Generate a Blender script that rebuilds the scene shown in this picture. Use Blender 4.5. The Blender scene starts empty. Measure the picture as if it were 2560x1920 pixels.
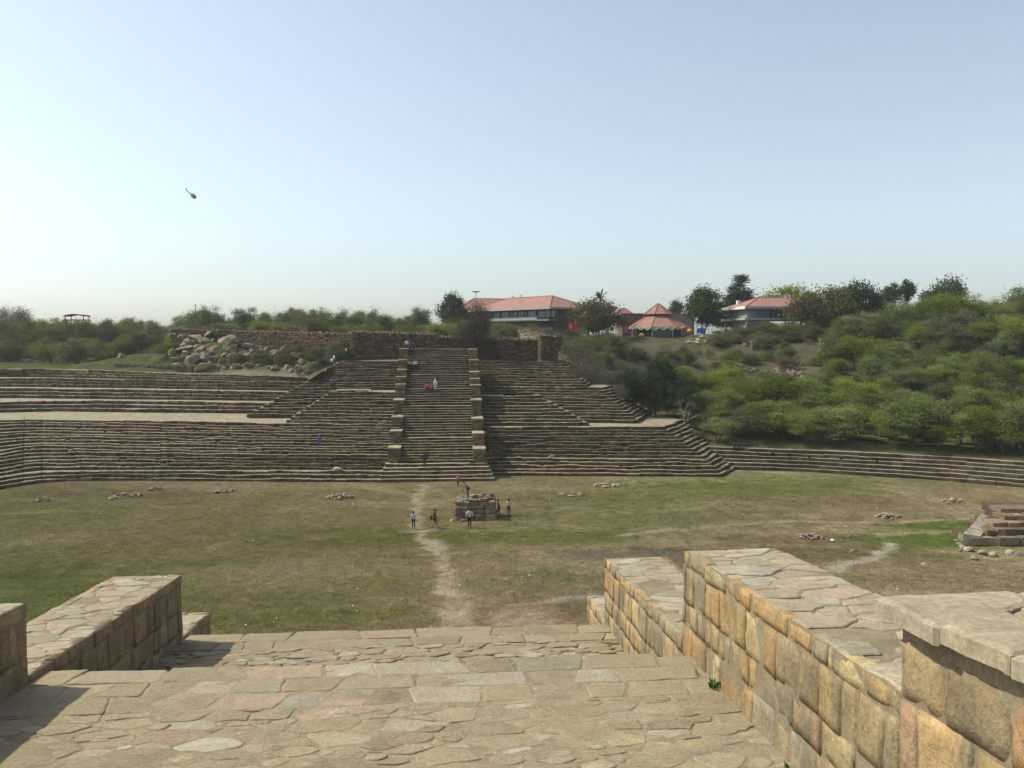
import bpy, math, random
import numpy as np
from mathutils import Vector, Matrix
R = math.radians
scene = bpy.context.scene
col = scene.collection

# ------------------------------------------------------------------ camera, sky, sun, exposure
FPX, CZ = 2070.0, 16.5
PITCH = math.atan(110 / FPX)
cam_data = bpy.data.cameras.new("camera")
cam_data.sensor_width = 36.0
cam_data.lens = FPX / 2560 * 36.0
cam_data.clip_start = 0.05
cam_data.clip_end = 9000
cam = bpy.data.objects.new("camera", cam_data)
cam.location = (0, 0, CZ)
cam.rotation_euler = (R(90) - PITCH, 0, 0)
col.objects.link(cam)
scene.camera = cam

SUN_ELEV = R(48)
SUN_DIR = Vector((-1.0, 0.20, 0)).normalized()          # horizontal direction towards the sun
SUN_DIR = Vector((SUN_DIR.x * math.cos(SUN_ELEV), SUN_DIR.y * math.cos(SUN_ELEV), math.sin(SUN_ELEV)))
world = bpy.data.worlds.new("World")
scene.world = world
world.use_nodes = True
wn = world.node_tree
wn.nodes.clear()
sky = wn.nodes.new("ShaderNodeTexSky")
sky.sky_type = 'NISHITA'
sky.sun_disc = False
sky.sun_elevation = SUN_ELEV
sky.sun_rotation = math.atan2(SUN_DIR.x, SUN_DIR.y)
sky.altitude = 200
sky.air_density = 1.1
sky.dust_density = 1.7
sky.ozone_density = 3.0
bg = wn.nodes.new("ShaderNodeBackground")
bg.inputs["Strength"].default_value = 0.122
wo = wn.nodes.new("ShaderNodeOutputWorld")
hsv = wn.nodes.new("ShaderNodeHueSaturation")
hsv.inputs["Saturation"].default_value = 0.53
wn.links.new(sky.outputs[0], hsv.inputs["Color"])
tint = wn.nodes.new("ShaderNodeMix"); tint.data_type = 'RGBA'; tint.blend_type = 'MULTIPLY'
tint.inputs[0].default_value = 1.0; tint.inputs[7].default_value = (0.955, 1.0, 0.995, 1)
wn.links.new(hsv.outputs[0], tint.inputs[6])
wn.links.new(tint.outputs[2], bg.inputs[0])
wn.links.new(bg.outputs[0], wo.inputs[0])

sun_data = bpy.data.lights.new("sun", 'SUN')
sun_data.energy = 3.3
sun_data.angle = R(0.5)
sun_data.color = (1.0, 0.95, 0.78)
sun = bpy.data.objects.new("sun", sun_data)
sun.rotation_euler = SUN_DIR.to_track_quat('Z', 'Y').to_euler()
sun.location = (-60, 20, 80)
col.objects.link(sun)

scene.view_settings.view_transform = 'Standard'
scene.view_settings.look = 'None'
scene.view_settings.gamma = 1.0
scene.view_settings.exposure = 0.55
scene.render.engine = 'CYCLES'
scene.cycles.max_bounces = 6
scene.cycles.diffuse_bounces = 1
scene.cycles.transparent_max_bounces = 8

# ------------------------------------------------------------------ helpers
SP, CP = math.sin(PITCH), math.cos(PITCH)
def ray(px, py):
    u = (px - 1280) / FPX; v = (py - 960) / FPX
    return Vector((u, CP - v * SP, -SP - v * CP))
def G(px, py, z=0.0):                # point of the photograph's ray at height z
    d = ray(px, py); t = (z - CZ) / d.z
    return Vector((d.x * t, d.y * t, z))
def D(px, py, Y):                    # point of the photograph's ray at distance Y
    d = ray(px, py); t = Y / d.y
    return Vector((d.x * t, Y, CZ + d.z * t))
AX = R(4.36)                         # the stairs' axis, turned left of the view
CA, SA = math.cos(AX), math.sin(AX)
def M(x, y, z):
    return Vector((x * CA - y * SA, x * SA + y * CA, z))
def Minv(p):
    return Vector((p.x * CA + p.y * SA, -p.x * SA + p.y * CA, p.z))

def tag(o, label=None, cat=None, group=None, kind=None):
    if label: o["label"] = label
    if cat: o["category"] = cat
    if group: o["group"] = group
    if kind: o["kind"] = kind
    return o
def empty(name, loc=(0, 0, 0), rz=0.0):
    o = bpy.data.objects.new(name, None)
    o.location = loc; o.rotation_euler = (0, 0, rz)
    o.empty_display_size = 0.3
    col.objects.link(o)
    return o
def link_mesh(name, me, parent=None, loc=None, rz=0.0):
    o = bpy.data.objects.new(name, me)
    col.objects.link(o)
    if parent is not None: o.parent = parent
    if loc is not None: o.location = loc
    if rz: o.rotation_euler = (0, 0, rz)
    return o
def copy_tree(o, parent=None):
    c = o.copy(); col.objects.link(c)
    if parent is not None: c.parent = parent
    for ch in list(o.children): copy_tree(ch, c)
    return c

class MB:                            # collects faces with a colour each, builds ONE mesh
    def __init__(s): s.v = []; s.f = []; s.c = []
    def face(s, pts, c=(1, 1, 1)):
        n = len(s.v); s.v.extend([tuple(p) for p in pts]); s.f.append(tuple(range(n, n + len(pts)))); s.c.append(c)
    def mesh(s, verts, faces, c=(1, 1, 1)):
        n = len(s.v); s.v.extend([tuple(p) for p in verts])
        for f in faces:
            s.f.append(tuple(i + n for i in f)); s.c.append(c)
    def box(s, lo, hi, c=(1, 1, 1), fn=None, jit=0.0, rng=None):
        x0, y0, z0 = lo; x1, y1, z1 = hi
        V = [(x0, y0, z0), (x1, y0, z0), (x1, y1, z0), (x0, y1, z0), (x0, y0, z1), (x1, y0, z1), (x1, y1, z1), (x0, y1, z1)]
        if jit:
            V = [tuple(q + rng.uniform(-jit, jit) for q in p) for p in V]
        if fn: V = [fn(*p) for p in V]
        s.mesh(V, [(3, 2, 1, 0), (4, 5, 6, 7), (0, 1, 5, 4), (1, 2, 6, 5), (2, 3, 7, 6), (3, 0, 4, 7)], c)
    def tube(s, pts, rads, n=6, c=(1, 1, 1), cap=True):
        pts = [Vector(p) for p in pts]; base = len(s.v)
        for i, p in enumerate(pts):
            d = (pts[min(i + 1, len(pts) - 1)] - pts[max(i - 1, 0)])
            if d.length < 1e-9: d = Vector((0, 0, 1))
            d.normalize()
            a = Vector((0, 0, 1)) if abs(d.z) < 0.9 else Vector((1, 0, 0))
            u = d.cross(a).normalized(); w = d.cross(u)
            for k in range(n):
                t = 2 * math.pi * k / n
                s.v.append(tuple(p + (u * math.cos(t) + w * math.sin(t)) * rads[i]))
        for i in range(len(pts) - 1):
            for k in range(n):
                a0 = base + i * n + k; a1 = base + i * n + (k + 1) % n
                s.f.append((a0, a1, a1 + n, a0 + n)); s.c.append(c)
        if cap:
            s.f.append(tuple(base + k for k in range(n))); s.c.append(c)
            s.f.append(tuple(base + (len(pts) - 1) * n + k for k in range(n - 1, -1, -1))); s.c.append(c)
    def build(s, name, mat, parent=None, smooth=False, loc=None, rz=0.0):
        me = bpy.data.meshes.new(name)
        me.from_pydata(s.v, [], s.f)
        at = me.color_attributes.new("col", 'FLOAT_COLOR', 'CORNER')
        cnt = np.array([len(f) for f in s.f], dtype=np.int32)
        cc = np.ones((len(s.f), 4), dtype=np.float32)
        if s.c: cc[:, :3] = np.array(s.c, dtype=np.float32)
        at.data.foreach_set("color", np.repeat(cc, cnt, axis=0).ravel())
        if smooth: me.polygons.foreach_set("use_smooth", np.ones(len(s.f), dtype=bool))
        me.materials.append(mat)
        me.update()
        return link_mesh(name, me, parent, loc, rz)

def np_mesh(name, V, F, mat, C=None, smooth=False):      # arrays: verts (n,3), quads (m,4), vertex colours
    me = bpy.data.meshes.new(name)
    me.vertices.add(len(V)); me.vertices.foreach_set("co", np.asarray(V, dtype=np.float32).ravel())
    F = np.asarray(F, dtype=np.int32); k = F.shape[1]
    me.loops.add(F.size); me.loops.foreach_set("vertex_index", F.ravel())
    me.polygons.add(len(F))
    me.polygons.foreach_set("loop_start", np.arange(0, F.size, k, dtype=np.int32))
    me.polygons.foreach_set("loop_total", np.full(len(F), k, dtype=np.int32))
    me.update(calc_edges=True)
    if C is not None:
        at = me.color_attributes.new("col", 'FLOAT_COLOR', 'POINT')
        cc = np.ones((len(V), 4), dtype=np.float32); cc[:, :3] = C
        at.data.foreach_set("color", cc.ravel())
    if smooth: me.polygons.foreach_set("use_smooth", np.ones(len(F), dtype=bool))
    me.materials.append(mat)
    me.validate()
    return me

_nr = np.random.RandomState(7)
_lat = _nr.rand(256, 256)
def vnoise(x, y):
    x = np.asarray(x, float); y = np.asarray(y, float)
    xi = np.floor(x).astype(int); yi = np.floor(y).astype(int)
    fx = x - xi; fy = y - yi
    fx = fx * fx * (3 - 2 * fx); fy = fy * fy * (3 - 2 * fy)
    a = _lat[xi % 256, yi % 256]; b = _lat[(xi + 1) % 256, yi % 256]
    c = _lat[xi % 256, (yi + 1) % 256]; d = _lat[(xi + 1) % 256, (yi + 1) % 256]
    return (a * (1 - fx) + b * fx) * (1 - fy) + (c * (1 - fx) + d * fx) * fy
def fbm(x, y, o=4):
    s = 0; a = .5; t = 0
    for i in range(o):
        s = s + a * vnoise(np.asarray(x) * 2 ** i + 17.3 * i, np.asarray(y) * 2 ** i + 5.1 * i); t += a; a *= .5
    return s / t

# ------------------------------------------------------------------ materials
def newmat(name):
    m = bpy.data.materials.new(name); m.use_nodes = True
    nt = m.node_tree; nt.nodes.clear()
    out = nt.nodes.new("ShaderNodeOutputMaterial")
    return m, nt, out
def nd(nt, typ, **kw):
    n = nt.nodes.new(typ)
    for k, v in kw.items():
        if hasattr(n, k): setattr(n, k, v)
        else: n.inputs[k].default_value = v
    return n
def math_node(nt, op, a, b=None):
    n = nt.nodes.new("ShaderNodeMath"); n.operation = op
    for i, q in enumerate((a, b)):
        if q is None: continue
        if isinstance(q, (int, float)): n.inputs[i].default_value = q
        else: nt.links.new(q, n.inputs[i])
    return n.outputs[0]
def noise(nt, scale, detail=4, rough=.6, coord=None, dist=0.0):
    n = nt.nodes.new("ShaderNodeTexNoise"); n.inputs["Scale"].default_value = scale
    n.inputs["Detail"].default_value = detail; n.inputs["Roughness"].default_value = rough
    n.inputs["Distortion"].default_value = dist
    if coord is not None: nt.links.new(coord, n.inputs["Vector"])
    return n
def ramp(nt, sock, stops):
    r = nt.nodes.new("ShaderNodeValToRGB")
    el = r.color_ramp.elements
    while len(el) < len(stops): el.new(0.5)
    for e, (p, c) in zip(el, stops):
        e.position = p; e.color = (c, c, c, 1) if isinstance(c, (int, float)) else (*c, 1)
    nt.links.new(sock, r.inputs[0])
    return r.outputs[0]
def mix(nt, fac, a, b, mode='MIX'):
    n = nt.nodes.new("ShaderNodeMix"); n.data_type = 'RGBA'; n.blend_type = mode
    for i, q in ((0, fac), (6, a), (7, b)):
        if isinstance(q, (int, float)): n.inputs[i].default_value = q
        elif isinstance(q, tuple): n.inputs[i].default_value = (*q, 1) if len(q) == 3 else q
        else: nt.links.new(q, n.inputs[i])
    return n.outputs[2]
def objco(nt):
    return nt.nodes.new("ShaderNodeTexCoord").outputs["Object"]
def geopos(nt):
    return nt.nodes.new("ShaderNodeNewGeometry").outputs["Position"]
def bump(nt, h, strength, dist):
    b = nt.nodes.new("ShaderNodeBump"); b.inputs["Strength"].default_value = strength; b.inputs["Distance"].default_value = dist
    nt.links.new(h, b.inputs["Height"])
    return b.outputs[0]
def attr(nt, name="col"):
    a = nt.nodes.new("ShaderNodeAttribute"); a.attribute_name = name
    return a.outputs["Color"]

def stone_mat(name, s=1.0, *args, dust=None, **kw):
    return _stone_mat(name, s, *args, dust=dust, **kw)
def _stone_mat(name, s=1.0, mott=(0.62, 1.25), spots=0.5, bstr=0.7, bdist=0.02, lichen=(0.10, 0.10, 0.08), rough=0.95, dust=None, streak=None):
    m, nt, out = newmat(name)
    P = geopos(nt)
    base = attr(nt)
    n1 = noise(nt, 1.3 * s, 6, .65, P, .6)
    n2 = noise(nt, 11 * s, 5, .7, P)
    n3 = noise(nt, 38 * s, 3, .6, P)
    f1 = ramp(nt, n1.outputs[0], [(0.3, mott[0]), (0.7, mott[1])])
    c = mix(nt, 1.0, base, f1, 'MULTIPLY')
    f2 = ramp(nt, n2.outputs[0], [(0.32, .72), (0.68, 1.2)])
    c = mix(nt, 1.0, c, f2, 'MULTIPLY')
    sp = ramp(nt, noise(nt, 4.6 * s, 8, .75, P, 1.0).outputs[0], [(0.56, 0.0), (0.68, spots)])
    c = mix(nt, sp, c, lichen)
    sp2 = ramp(nt, noise(nt, 60 * s, 4, .8, P).outputs[0], [(0.62, 0.0), (0.72, spots * .8)])
    c = mix(nt, sp2, c, lichen)
    if dust:
        dm = ramp(nt, noise(nt, dust[1], 7, .72, P, .8).outputs[0], [(.36, 0.), (.62, dust[2])])
        c = mix(nt, dm, c, mix(nt, 1.0, dust[0], f2, 'MULTIPLY'))
    if streak:
        mp = nt.nodes.new("ShaderNodeMapping"); mp.inputs["Scale"].default_value = (1, 1, .28); nt.links.new(P, mp.inputs[0])
        sm_ = ramp(nt, noise(nt, streak[1], 5, .62, mp.outputs[0], .5).outputs[0], [(.52, 0.), (.64, streak[2])])
        c = mix(nt, sm_, c, mix(nt, 1.0, streak[0], f2, 'MULTIPLY'))
    h = math_node(nt, 'ADD', math_node(nt, 'MULTIPLY', n2.outputs[0], 1.0), math_node(nt, 'MULTIPLY', n3.outputs[0], .35))
    b = nt.nodes.new("ShaderNodeBsdfPrincipled")
    b.inputs["Roughness"].default_value = rough; b.inputs["Specular IOR Level"].default_value = 0.2
    nt.links.new(c, b.inputs["Base Color"])
    nt.links.new(bump(nt, h, bstr, bdist), b.inputs["Normal"])
    nt.links.new(b.outputs[0], out.inputs[0])
    return m
def plain_mat(name, c, rough=0.7, nscale=3.0, var=0.25, use_attr=False, spec=0.3, bstr=0.0, metal=0.0):
    m, nt, out = newmat(name)
    n = noise(nt, nscale, 5, .65, objco(nt))
    f = ramp(nt, n.outputs[0], [(0.3, 1 - var), (0.7, 1 + var)])
    cc = mix(nt, 1.0, attr(nt) if use_attr else tuple(c), f, 'MULTIPLY')
    b = nt.nodes.new("ShaderNodeBsdfPrincipled")
    b.inputs["Roughness"].default_value = rough; b.inputs["Specular IOR Level"].default_value = spec
    b.inputs["Metallic"].default_value = metal
    nt.links.new(cc, b.inputs["Base Color"])
    if bstr: nt.links.new(bump(nt, n.outputs[0], bstr, .05), b.inputs["Normal"])
    nt.links.new(b.outputs[0], out.inputs[0])
    return m
def leaf_mat(name, c, var=0.35, trans=0.35, hue=0.03):
    m, nt, out = newmat(name)
    oi = nt.nodes.new("ShaderNodeObjectInfo")
    hs = nt.nodes.new("ShaderNodeHueSaturation")
    hh = nt.nodes.new("ShaderNodeMapRange"); hh.inputs[3].default_value = 0.5 - hue; hh.inputs[4].default_value = 0.5 + hue
    nt.links.new(oi.outputs["Random"], hh.inputs[0]); nt.links.new(hh.outputs[0], hs.inputs["Hue"])
    r2 = math_node(nt, 'FRACT', math_node(nt, 'MULTIPLY', oi.outputs["Random"], 7.31))
    vv = nt.nodes.new("ShaderNodeMapRange"); vv.inputs[3].default_value = 1 - var; vv.inputs[4].default_value = 1 + var
    nt.links.new(r2, vv.inputs[0]); nt.links.new(vv.outputs[0], hs.inputs["Value"])
    r3 = math_node(nt, 'FRACT', math_node(nt, 'MULTIPLY', oi.outputs["Random"], 13.7))
    ss = nt.nodes.new("ShaderNodeMapRange"); ss.inputs[3].default_value = .7; ss.inputs[4].default_value = 1.1
    nt.links.new(r3, ss.inputs[0]); nt.links.new(ss.outputs[0], hs.inputs["Saturation"])
    cc = mix(nt, 1.0, attr(nt), tuple(c), 'MULTIPLY')
    nt.links.new(cc, hs.inputs["Color"])
    d = nt.nodes.new("ShaderNodeBsdfDiffuse"); t = nt.nodes.new("ShaderNodeBsdfTranslucent")
    nt.links.new(hs.outputs[0], d.inputs[0]); nt.links.new(hs.outputs[0], t.inputs[0])
    ms = nt.nodes.new("ShaderNodeMixShader"); ms.inputs[0].default_value = trans
    nt.links.new(d.outputs[0], ms.inputs[1]); nt.links.new(t.outputs[0], ms.inputs[2])
    nt.links.new(ms.outputs[0], out.inputs[0])
    return m

MAT = {}
MAT['steps'] = stone_mat("weathered_step_stone", 1.0, (0.55, 1.35), 0.55, 0.8, 0.05)
MAT['rubble'] = stone_mat("rubble_stone", 1.2, (0.6, 1.3), 0.45, 0.8, 0.05)
MAT['boulder'] = stone_mat("granite_boulder", 0.8, (0.6, 1.25), 0.5, 0.9, 0.08)
MAT['flag'] = stone_mat("flagstone", 5.0, (0.74, 1.2), 0.3, 0.45, 0.004, (0.12, 0.10, 0.065), dust=((.275, .228, .14), 2.6, .75))
MAT['wallstone'] = stone_mat("dressed_sandstone", 4.0, (0.58, 1.25), 0.65, 0.9, 0.010, (0.11, 0.085, 0.05), dust=((.27, .22, .135), 3.5, .55), streak=((.15, .135, .09), 4.5, .8))
MAT['coping'] = stone_mat("coping_stone", 5.0, (0.66, 1.25), 0.4, 0.6, 0.005, (0.12, 0.105, 0.075), dust=((.29, .245, .165), 4.0, .7))
MAT['mortar'] = stone_mat("lime_mortar", 6.0, (0.74, 1.2), 0.35, 0.6, 0.005, (0.12, 0.10, 0.07))
MAT['bark'] = plain_mat("bark", (0.085, 0.065, 0.048), 0.95, 2.0, 0.4)
MAT['twig'] = plain_mat("dry_twigs", (0.125, 0.10, 0.075), 0.95, 1.0, 0.3)
# ------------------------------------------------------------------ stepped stone banks
def lerp(a, b, t): return a + (b - a) * t
def step_courses(groups, name_seed, seg=0.62, back_ext=0.9, riser_c=(0.096, 0.069, 0.040), tread_c=(0.25, 0.204, 0.126), last_ext=2.0, jit=1.0, dark=1.0, last_line=None):  # risers coloured darker than treads to deepen the shade on them
    """groups: list of (base, lip, n): two lines of points with the same columns; n courses climb from base to lip."""
    rng = random.Random(name_seed); mb = MB()
    courses = []                                         # (line of Vectors at the front, z bottom, z top, group end?)
    for gi, (base, lip, n) in enumerate(groups):
        for j in range(1, n + 1):
            t0 = (j - 1) / max(n - 1, 1)
            front = [lerp(Vector((b.x, b.y, 0)), Vector((l.x, l.y, 0)), t0) for b, l in zip(base, lip)]
            zb = [lerp(b.z, l.z, (j - 1) / n) for b, l in zip(base, lip)]
            zt = [lerp(b.z, l.z, j / n) for b, l in zip(base, lip)]
            courses.append((front, zb, zt))
    for ci, (front, zb, zt) in enumerate(courses):
        nxt = courses[ci + 1][0] if ci + 1 < len(courses) else None
        ncol = len(front)
        ph = rng.uniform(0, 100); run = 0.0
        for k in range(ncol - 1):
            a, b = front[k], front[k + 1]
            L = (b - a).length
            if L < 1e-3: continue
            d = (b - a) / L
            out = Vector((d.y, -d.x, 0))                 # outward (towards the basin) for left-to-right lines
            if nxt:
                da, db = nxt[k], nxt[k + 1]
            elif last_line:
                da, db = last_line[k], last_line[k + 1]
            else:
                da, db = a - out * last_ext, b - out * last_ext
            s = 0.0; cuts = [0.0]
            while s < L:
                s += rng.uniform(.45, 1.7) * seg
                cuts.append(min(s, L))
            if len(cuts) > 2 and cuts[-1] - cuts[-2] < .3: cuts.pop(-2)
            for i in range(len(cuts) - 1):
                t0, t1 = cuts[i] / L, cuts[i + 1] / L
                gap = 0.02 / L
                t0g, t1g = t0 + gap * rng.random(), t1 - gap * rng.random()
                wav = (float(vnoise((ci * 3.7 + ph), run + cuts[i] * .35)) - .5) * .26
                off = (rng.uniform(-.03, .05) + wav) * jit
                dz = (rng.uniform(-.022, .022) + (float(vnoise(ci * 1.3 + ph, run + cuts[i] * .3)) - .5) * .22) * jit
                if rng.random() < .035: off -= .12 * jit; dz -= .08 * jit
                tilt = rng.uniform(-.03, .03) * jit; slope = rng.uniform(-.03, .01) * jit
                p0 = lerp(a, b, t0g) + out * off; p1 = lerp(a, b, t1g) + out * (off + rng.uniform(-.05, .05) * jit)
                q0 = lerp(da, db, t0g) - out * back_ext * (1 if nxt else 0); q1 = lerp(da, db, t1g) - out * back_ext * (1 if nxt else 0)
                z0 = lerp(zb[k], zb[k + 1], t0) - .12; z1 = lerp(zb[k], zb[k + 1], t1) - .12
                h0 = lerp(zt[k], zt[k + 1], t0) + dz; h1 = lerp(zt[k], zt[k + 1], t1) + dz + tilt
                vv = rng.uniform(.45, 1.25); w = rng.uniform(-.05, .09)
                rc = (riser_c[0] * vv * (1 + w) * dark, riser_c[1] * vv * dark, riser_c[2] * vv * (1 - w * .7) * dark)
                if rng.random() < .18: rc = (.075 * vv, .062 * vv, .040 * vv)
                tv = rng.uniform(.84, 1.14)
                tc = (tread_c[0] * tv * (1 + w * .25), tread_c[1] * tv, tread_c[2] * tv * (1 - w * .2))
                ch = .018
                f = lambda p, z: (p.x, p.y, z)
                lipc = tuple(lerp(r_, t_, .6) for r_, t_ in zip(rc, tc))
                m_ = rng.uniform(.35, .65)
                rc2 = tuple(x * rng.uniform(.7, 1.25) for x in rc)
                bul = out * rng.uniform(.0, .06) * jit
                pm0, pm1 = p0 + bul, p1 + bul
                zm0, zm1 = lerp(z0, h0, m_), lerp(z1, h1, m_)
                mb.face([f(p0, z0), f(p1, z1), f(pm1, zm1), f(pm0, zm0)], rc)
                mb.face([f(pm0, zm0), f(pm1, zm1), f(p1, h1 - ch), f(p0, h0 - ch)], rc2)
                i0, i1 = p0 - out * ch * 2, p1 - out * ch * 2
                mb.face([f(p0, h0 - ch), f(p1, h1 - ch), f(i1, h1), f(i0, h0)], lipc)
                dep = min((q0 - i0).length, (q1 - i1).length)
                if dep > 1.6:
                    tt = rng.uniform(.5, .9) / dep
                    m0, m1 = lerp(i0, q0, tt), lerp(i1, q1, tt)
                    mb.face([f(i0, h0), f(i1, h1), f(m1, h1 + slope), f(m0, h0 + slope)], tc)
                    n0, n1 = lerp(zt[k], zt[k + 1], t0) - .045, lerp(zt[k], zt[k + 1], t1) - .045
                    g0, g1 = lerp(a, b, cuts[i] / L) - out * .2, lerp(a, b, cuts[i + 1] / L) - out * .2
                    e0, e1 = lerp(da, db, cuts[i] / L), lerp(da, db, cuts[i + 1] / L)
                    mb.face([f(g0, n0), f(g1, n1), f(e1, n1), f(e0, n0)], (.30, .252, .168))
                else:
                    mb.face([f(i0, h0), f(i1, h1), f(q1, h1 + slope), f(q0, h0 + slope)], tc)
                if dep > 1.6: s0, s1 = lerp(p0, m0, .9), lerp(p1, m1, .9)
                else: s0, s1 = q0, q1
                mb.face([f(p0, z0), f(p0, h0 - ch), f(s0, h0), f(s0, z0)], rc)
                mb.face([f(p1, z1), f(s1, z1), f(s1, h1), f(p1, h1 - ch)], rc)
            run += L * .32
    return mb
def line(pts, z=None):
    return [G(p[0], p[1], p[2] if len(p) > 2 else z) for p in pts]
def with_back(pts, d=14.0):          # adds a column running straight back from the first point (the side return)
    p = pts[0]; m = Minv(p)
    return [M(m.x, m.y + d, p.z)] + pts
def with_back_right(pts, d=14.0):
    p = pts[-1]; m = Minv(p)
    return pts + [M(m.x, m.y + d, p.z)]

XS = (-420, -150, 0, 60, 104, 200, 400, 640, 1000)
left_low = [
    (line(list(zip(XS, (1275, 1243, 1222, 1213, 1206.5, 1201.5, 1202, 1204, 1206))), 0.0),
     line(list(zip(XS, (1238, 1212, 1195, 1184.5, 1180, 1178.5, 1178, 1178, 1178.5))), 1.0), 3),
    (line(list(zip(XS, (1233, 1207, 1189, 1179.5, 1175, 1174, 1173.5, 1173.5, 1174))), 1.0),
     line(list(zip(XS, (1178, 1158, 1144, 1134, 1131.5, 1132, 1134, 1136.5, 1138))), 2.65), 5),
    (line(list(zip(XS, (1176, 1156, 1142, 1132, 1129.5, 1130, 1132, 1134.5, 1136))), 2.65),
     line(list(zip(XS, (1060, 1052, 1050, 1048.5, 1048.5, 1050, 1053.5, 1058, 1062))), 5.84), 11),
]
T1BACK = line(list(zip(XS, (1035, 1030, 1028, 1027, 1026, 1025.5, 1029, 1031, 1032))), 5.84)
XT = (-420, -150, 0, 48, 150, 340, 600, 780)
left_high = [
    (line(list(zip(XT, (1038, 1033, 1031, 1030, 1028, 1030.5, 1033, 1034))), 5.84),
     line(list(zip(XT, (1012, 1007, 1005, 1003, 1002, 1001.5, 1006.5, 1009))), 7.24), 3),
    (line(list(zip(XT, (1000, 997, 995, 994.5, 996, 998, 1001, 1003))), 7.24),
     line(list(zip(XT, (975, 972, 970.5, 970.5, 972, 974, 978, 980))), 8.6), 3),
    (line(list(zip(XT, (970, 968, 966.5, 966.5, 968, 970, 974.5, 977))), 8.6),
     line([(-420, 948, 10), (-150, 946, 10), (0, 945, 10), (48, 945, 10), (150, 946, 10), (340, 948.5, 10), (600, 953.5, 9.9), (780, 955.5, 9.9)]), 3),
    (line([(-420, 945, 10), (-150, 943, 10), (0, 942, 10), (48, 942, 10), (150, 943.5, 10), (340, 947.5, 10), (600, 952.8, 9.9), (780, 954.8, 9.9)]),
     line([(-420, 923, 11.4), (-150, 922.5, 11.4), (0, 922.3, 11.4), (48, 922.5, 11.4), (150, 923, 11.35), (340, 929.5, 11.1), (600, 938.5, 10.8), (780, 941.5, 10.75)]), 3),
]
pyr_left = [(with_back([G(619, 1042, 6.0), G(990, 1040, 6.1)]), with_back([G(850, 903, 13.3), G(1002, 903, 13.3)]), 20)]
but_left = [(with_back([G(716, 1056, 5.84), G(985, 1061, 5.84)], 8), with_back([G(821, 981, 9.5), G(992, 980, 9.5)], 8), 10)]

CR = 3
right_low = [
    (with_back_right([G(1225, 1189, 0), G(1803, 1192, 0), G(1835, 1176, 0)], 6), with_back_right([G(1215, 1144, 1.75), G(1768, 1149, 1.75), G(1800, 1131, 1.75)], 6), 5),
    (with_back_right([G(1215, 1141, 1.75), G(1757, 1146, 1.75), G(1790, 1128, 1.75)], 6), with_back_right([G(1205, 1068, 5.3), G(1660, 1067, 5.3), G(1708, 1048, 5.3)], 6), 10),
]
pyr_right = [
    (with_back_right([G(1200, 1052, 5.4), G(1592, 1056, 5.4), G(1626, 1034, 5.4)], 4), with_back_right([G(1198, 966, 9.7), G(1500, 969, 9.7), G(1532, 964, 9.7)], 4), 12),
    (with_back_right([G(1198, 964, 9.7), G(1466, 967, 9.7), G(1474, 962, 9.7)], 4), with_back_right([G(1195, 903, 13.2), G(1409, 903.5, 13.2), G(1416, 900, 13.2)], 4), 10),
]
but_right = [(with_back_right([G(1205, 1064, 5.3), G(1472, 1064, 5.3)], 8), with_back_right([G(1200, 990, 8.7), G(1352, 990, 8.7)], 8), 9)]
RX = (1640, 1750, 2006, 2190, 2373, 2560, 2760, 3000)
ring = [(line(list(zip(RX, (1169, 1172, 1179, 1191, 1203, 1219, 1238, 1262))), 0.0),
         line(list(zip(RX, (1113, 1116, 1125.5, 1133, 1142, 1155, 1170, 1190))), 2.5), 6)]

def stepped_root(name, loc, label, cat):
    r = empty(name, loc); tag(r, label, cat); return r
def put(mb, name, mat, root, smooth=False):
    """build with world coordinates under a root that stands at its own place"""
    L = root.location
    mb.v = [(p[0] - L.x, p[1] - L.y, p[2] - L.z) for p in mb.v]
    return mb.build(name, mat, root, smooth)

rt = stepped_root("stepped_bank", G(300, 1203, 0), "long stone stepped bank with broad pale terraces left of the central staircase", "stepped bank")
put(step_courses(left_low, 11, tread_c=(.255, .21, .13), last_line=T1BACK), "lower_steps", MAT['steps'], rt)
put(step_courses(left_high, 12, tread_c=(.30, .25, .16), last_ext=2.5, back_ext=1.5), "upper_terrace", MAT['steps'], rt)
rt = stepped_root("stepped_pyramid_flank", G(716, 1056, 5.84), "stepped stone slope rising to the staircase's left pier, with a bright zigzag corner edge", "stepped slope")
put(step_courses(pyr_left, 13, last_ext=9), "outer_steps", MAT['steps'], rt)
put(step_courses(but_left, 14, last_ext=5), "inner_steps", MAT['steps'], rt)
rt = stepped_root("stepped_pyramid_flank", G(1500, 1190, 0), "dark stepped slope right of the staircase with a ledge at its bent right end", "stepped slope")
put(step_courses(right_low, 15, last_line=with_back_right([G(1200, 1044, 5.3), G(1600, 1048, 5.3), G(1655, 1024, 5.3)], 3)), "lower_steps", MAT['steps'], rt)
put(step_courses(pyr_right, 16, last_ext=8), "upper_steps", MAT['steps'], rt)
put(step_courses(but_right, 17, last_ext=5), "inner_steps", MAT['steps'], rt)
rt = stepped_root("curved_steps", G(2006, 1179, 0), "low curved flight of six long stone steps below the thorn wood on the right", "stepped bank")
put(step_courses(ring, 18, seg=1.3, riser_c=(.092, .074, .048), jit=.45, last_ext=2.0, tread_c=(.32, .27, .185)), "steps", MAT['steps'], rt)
for px in (1762, 1806, 1847, 1892, 1930, 1971, 2022, 2102, 2190):
    py = 1125 + (px - 1760) * .047 + (4 if px > 1990 else 0)
    p = G(px, py, 2.0)
    mbh = MB()                                          # drain holes along the second course
    mbh.box((p.x - .11, p.y - .30, p.z - .16), (p.x + .11, p.y - .1, p.z + .10), (.012, .011, .01))
    put(mbh, "drain_hole", MAT['steps'], rt)

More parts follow.
